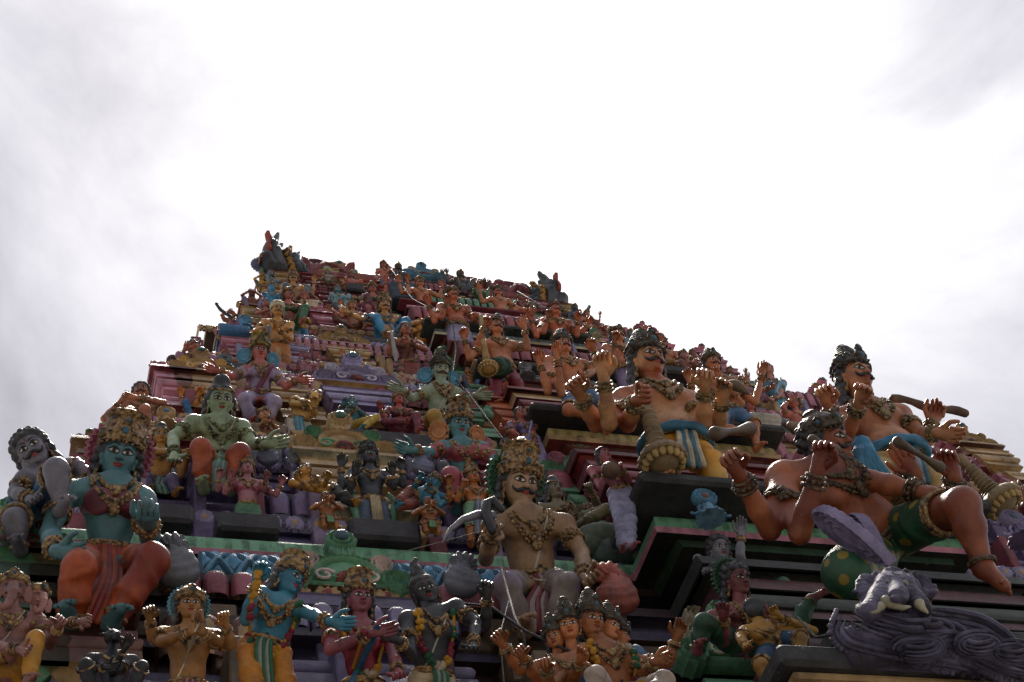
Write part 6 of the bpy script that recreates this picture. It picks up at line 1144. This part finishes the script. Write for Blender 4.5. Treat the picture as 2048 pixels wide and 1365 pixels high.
# ---- the lilac lion mask with tusks and scrolls on the dark block at the lower right
Ym = -2.24
def mp_(x, y, f=0.): return at(x, y, Ym-f)
s = SDF(); s.ks = .35; k6 = .62
def E(x, y, f, r, R=None, neg=False, k=.08): s.ell(mp_(x, y, f), np.array(r)*k6 if not np.isscalar(r) else r*k6, R, k=k, neg=neg)
def K(x0, y0, f0, x1, y1, f1, r0, r1, k=.08): s.cap(mp_(x0, y0, f0), mp_(x1, y1, f1), r0*k6, r1*k6, k=k)
E(1792, 1188, -.04, (.17, .15, .13)); K(1775, 1168, .02, 1740, 1222, .10, .075, .06); K(1806, 1170, .03, 1848, 1218, .10, .065, .055); K(1788, 1170, .05, 1798, 1192, .14, .05, .06)
E(1791, 1198, .16, (.035, .03, .025), k=.03); E(1805, 1198, .16, (.035, .03, .025), k=.03)
for x, y in ((1774, 1166), (1809, 1168)): K(x-12, y+2, .06, x+10, y-10, .06, .035, .03, .03); E(x, y+2, .05, .055, k=.02)
for i in range(9): K(1722+i*4, 1176+i*1.5-14*math.sin(i*.5), -.05, 1716+i*4, 1166+i*1.5-16*math.sin(i*.5), -.02, .035, .022, .02)
K(1728, 1180, -.02, 1742, 1206, .0, .05, .06, .05); K(1722, 1218, -.02, 1748, 1240, .0, .03, .06, .04); K(1714, 1212, -.02, 1722, 1222, .0, .015, .04, .02); K(1774, 1150, .0, 1786, 1142, .0, .04, .03, .03); K(1786, 1142, 0, 1800, 1150, 0, .03, .04, .02)
K(1748, 1236, .04, 1800, 1244, .05, .045, .05, .05); K(1800, 1244, .05, 1852, 1240, .04, .05, .04, .05)
for i in range(13):
    a_ = 2.9-i*.24; K(1792+58*math.cos(a_), 1190-34*math.sin(a_), -.05, 1792+84*math.cos(a_+.12), 1190-50*math.sin(a_+.12), -.01, .045, .014, .02)
E(1800, 1222, .10, (.13, .06, .05), neg=True, k=.03)
v, f = s.mesh(.0085); n_ = vnormals(v, f); v = v+n_*(.0035*np.sin(v[:, 0]*140+v[:, 2]*60)*np.sin(v[:, 2]*120))[:, None]
lm = thing('lion_mask', 'lilac-grey snarling lion mask with tusks and curling scrolls on the dark block', 'mask', tuple(mp_(1800, 1290)))
cML = paint(rgb('69647f'), .45, bump=1., dirt=1., c2=rgb('302d3c'), scale=1.6); cMD = paint(rgb('4a4660'), .55, bump=.8, dirt=1., scale=1.6); Buf().add(v, f).build('face', cML, lm)
for pts, r_ in ((((1770, 1203), (1788, 1210), (1806, 1216), (1820, 1214)), .024), (((1838, 1208), (1846, 1218), (1855, 1226)), .022), (((1762, 1212), (1750, 1224), (1742, 1226)), .018)):
    Buf().add(*tube([mp_(*p, .12) for p in pts], np.linspace(r_, r_*.2, len(pts)), 8)).build('tusk', paint(rgb('98947e'), .4), lm)
for x, y in ((1774, 1167), (1809, 1169)): Buf().add(*ball(mp_(x, y, .075), .017, n=12, m=8)).build('eye', paint(rgb('8c8878'), .4), lm); Buf().add(*ball(mp_(x, y+1, .092), .008, n=8, m=6)).build('pupil', INK, lm)
sb = Buf()
def ribbon(pts, w, nr=3, m=0, rise=0., comb=True):        # carved band: parallel ribs with a combed outer edge
    Q = [np.array(mp_(x, y, f)) for x, y, f in pts]; t = np.linspace(0, len(Q)-1, len(Q)*5); C_ = np.array([[np.interp(x, range(len(Q)), [q[i] for q in Q]) for i in range(3)] for x in t])
    for _ in range(3): C_[1:-1] = (C_[:-2]+2*C_[1:-1]+C_[2:])/4
    T_ = np.gradient(C_, axis=0); T_ /= np.linalg.norm(T_, axis=1)[:, None]; S_ = np.cross(T_, -CF); S_ /= np.linalg.norm(S_, axis=1)[:, None]
    for j in range(-nr, nr+1): sb.add(*tube(C_+S_*(j*w/nr*.5)-CF*(.012*math.cos(j*1.4)), w/nr*.34*np.clip(np.sin(np.linspace(.12, 3.0, len(C_)))*1.6, .2, 1), 6), m=abs(j) % 2)
    if comb:
        for i in range(0, len(C_), 1): sb.add(*ball(C_[i]+S_[i]*w*.62, (w*.16, w*.2, w*.16), eul(i*20, i*15), 6, 4), m=0)
arc = lambda cx, cy, rx, ry, a0, a1, n=9, f=0.: [(cx+rx*math.cos(a), cy-ry*math.sin(a), f) for a in np.linspace(a0, a1, n)]
ribbon([(1700, 1242, .02), (1740, 1262, .03), (1800, 1280, .04), (1860, 1290, .04), (1905, 1292, .04)]+arc(1890, 1305, 40, 14, 1.2, -2.5), .10)
ribbon([(1728, 1250, .0), (1760, 1246, .05), (1810, 1262, .08), (1850, 1262, .08)]+arc(1862, 1268, 30, 10, 2.2, -3., f=.06), .075)
ribbon([(1840, 1248, .0), (1900, 1250, .02), (1960, 1262, .03), (2000, 1290, .04), (2010, 1310, .04), (2060, 1330, .04)], .11)
ribbon([(1880, 1262, .03), (1910, 1272, .06), (1925, 1292, .06), (1960, 1310, .05), (2000, 1330, .05), (2060, 1345, .05)], .085)
ribbon(arc(1958, 1290, 34, 13, 4.2, -2.0, 14, .08), .05, 2); ribbon(arc(2025, 1308, 36, 13, 4.2, -2.0, 14, .07), .05, 2); ribbon(arc(1835, 1298, 42, 14, 3.4, -2.2, 14, .06), .05, 2)
ribbon([(1690, 1238, .0), (1680, 1262, .0), (1700, 1285, .0), (1780, 1304, .0), (1880, 1318, .0), (2000, 1340, .0), (2060, 1350, .0)], .07, 2)
sb.build('scrollwork', [cML, cMD], lm)
a_ = mp_(1685, 1262); Buf().add(*boxv(a_[0], a_[0]+1.4, Ym+.02, Ym+.5, a_[2]-.13, a_[2]+.0, .02)).build('bed', cML, lm)
# dark block of storey -1 with its stepped tan edges
a = at(1552, 1282, -2.2); slab(a[0], a[0]+2.6, -2.2, -1.5, a[2]-.10, a[2])
for i, c_ in enumerate((cTan, cMar, cTan)): slab(a[0]+.05+.045*i, a[0]+2.6, -2.16+.05*i, -1.5, a[2]-.13-.03*i, a[2]-.1-.03*i, C(c_))
slab(a[0]+.2, a[0]+2.6, -2.02, -1.3, a[2]-1.2, a[2]-.2, C(rgb('161412')))
# cables, strings and wires
def cable(name, label, pts, r, c, cat='cable'):
    Q = [at(*p) for p in pts]; t = np.linspace(0, len(Q)-1, len(Q)*6); W_ = np.array([[np.interp(x, range(len(Q)), [q[i] for q in Q]) for i in range(3)] for x in t]); return prop(name, label, cat, Buf().add(*tube(W_, r, 6)), paint(c, .6), tuple(W_[0]))
cable('cable', 'thick grey lightning cable hanging from the roof down past the teal goddess', [(782, 538, 4.6), (801, 565, 4.1), (824, 598, 3.5), (872, 624, 3.0), (906, 648, 2.6), (912, 700, 2.2), (905, 752, 1.75), (938, 789, 1.5), (975, 838, 1.1), (1012, 886, .8), (1090, 960, .4)], .006, rgb('2c2b29'))
cable('cable', 'short grey cable running down from the right-hand horn', [(1035, 583, 4.6), (1060, 598, 4.2), (1092, 618, 3.9)], .006, rgb('2c2b29'))
cable('string', 'pale string hanging over the tan man\'s left shoulder to the bottom edge', [(988, 1060, -.75), (1000, 1090, -.95), (1012, 1150, -1.0), (1018, 1200, -1.15), (1000, 1270, -1.4), (1008, 1365, -1.5)], .0025, rgb('5a554c'), 'string')
cable('string', 'thin straight line stretched across the dark band to the tan man', [(745, 1120, -.1), (860, 1090, -.2), (980, 1058, -.4)], .002, rgb('8a8478'), 'string')
bw = [(905, 1205, -1.15), (980, 1212, -1.4), (1050, 1262, -1.5), (1120, 1295, -1.6), (1200, 1325, -1.65), (1290, 1355, -1.6), (1345, 1385, -1.6)]
cable('barbed_wire', 'black barbed wire sagging across the many-headed deity', bw, .006, (.01, .01, .01), 'barbed wire')
cable('barbed_wire', 'black barbed wire looping past the yellow climber towards the lion mask', [(1595, 1235, -1.75), (1632, 1275, -1.9), (1690, 1262, -2.1), (1720, 1250, -2.2), (1745, 1300, -2.25)], .006, (.01, .01, .01), 'barbed wire')
cable('vine', 'dry brown twig twisting between the raised dark hand and the bell hand', [(1003, 1135, -1.), (1015, 1180, -1.2), (1030, 1235, -1.4), (1048, 1270, -1.5), (1050, 1305, -1.5)], .007, rgb('2c2420'), 'twig')
for i in range(7): 
    q = at(*bw[i % len(bw)]); 
ax_ = Buf(); a, b = at(985, 1058, -.9), at(992, 1000, -.9)
ax_.add(*tube([at(x, y, -.98) for x, y in ((1003, 1020), (985, 1003), (973, 1010), (972, 1030), (985, 1062))], [.02, .03, .03, .026, .022], 9)); prop('sickle_handle', 'black hooked handle over the tan man\'s fist', 'handle', ax_, paint(rgb('222226'), .4), tuple(a))
bl_ = [at(x, y, -.95) for x, y in ((985, 1032), (955, 1030), (925, 1040), (900, 1060), (885, 1086))]; prop('blade', 'long grey curved horn blade pointing left from the tan man\'s fist', 'blade', Buf().add(*tube(bl_, [.024, .023, .018, .012, .004], 8)), paint(rgb('6f7078'), .4), tuple(bl_[0]))
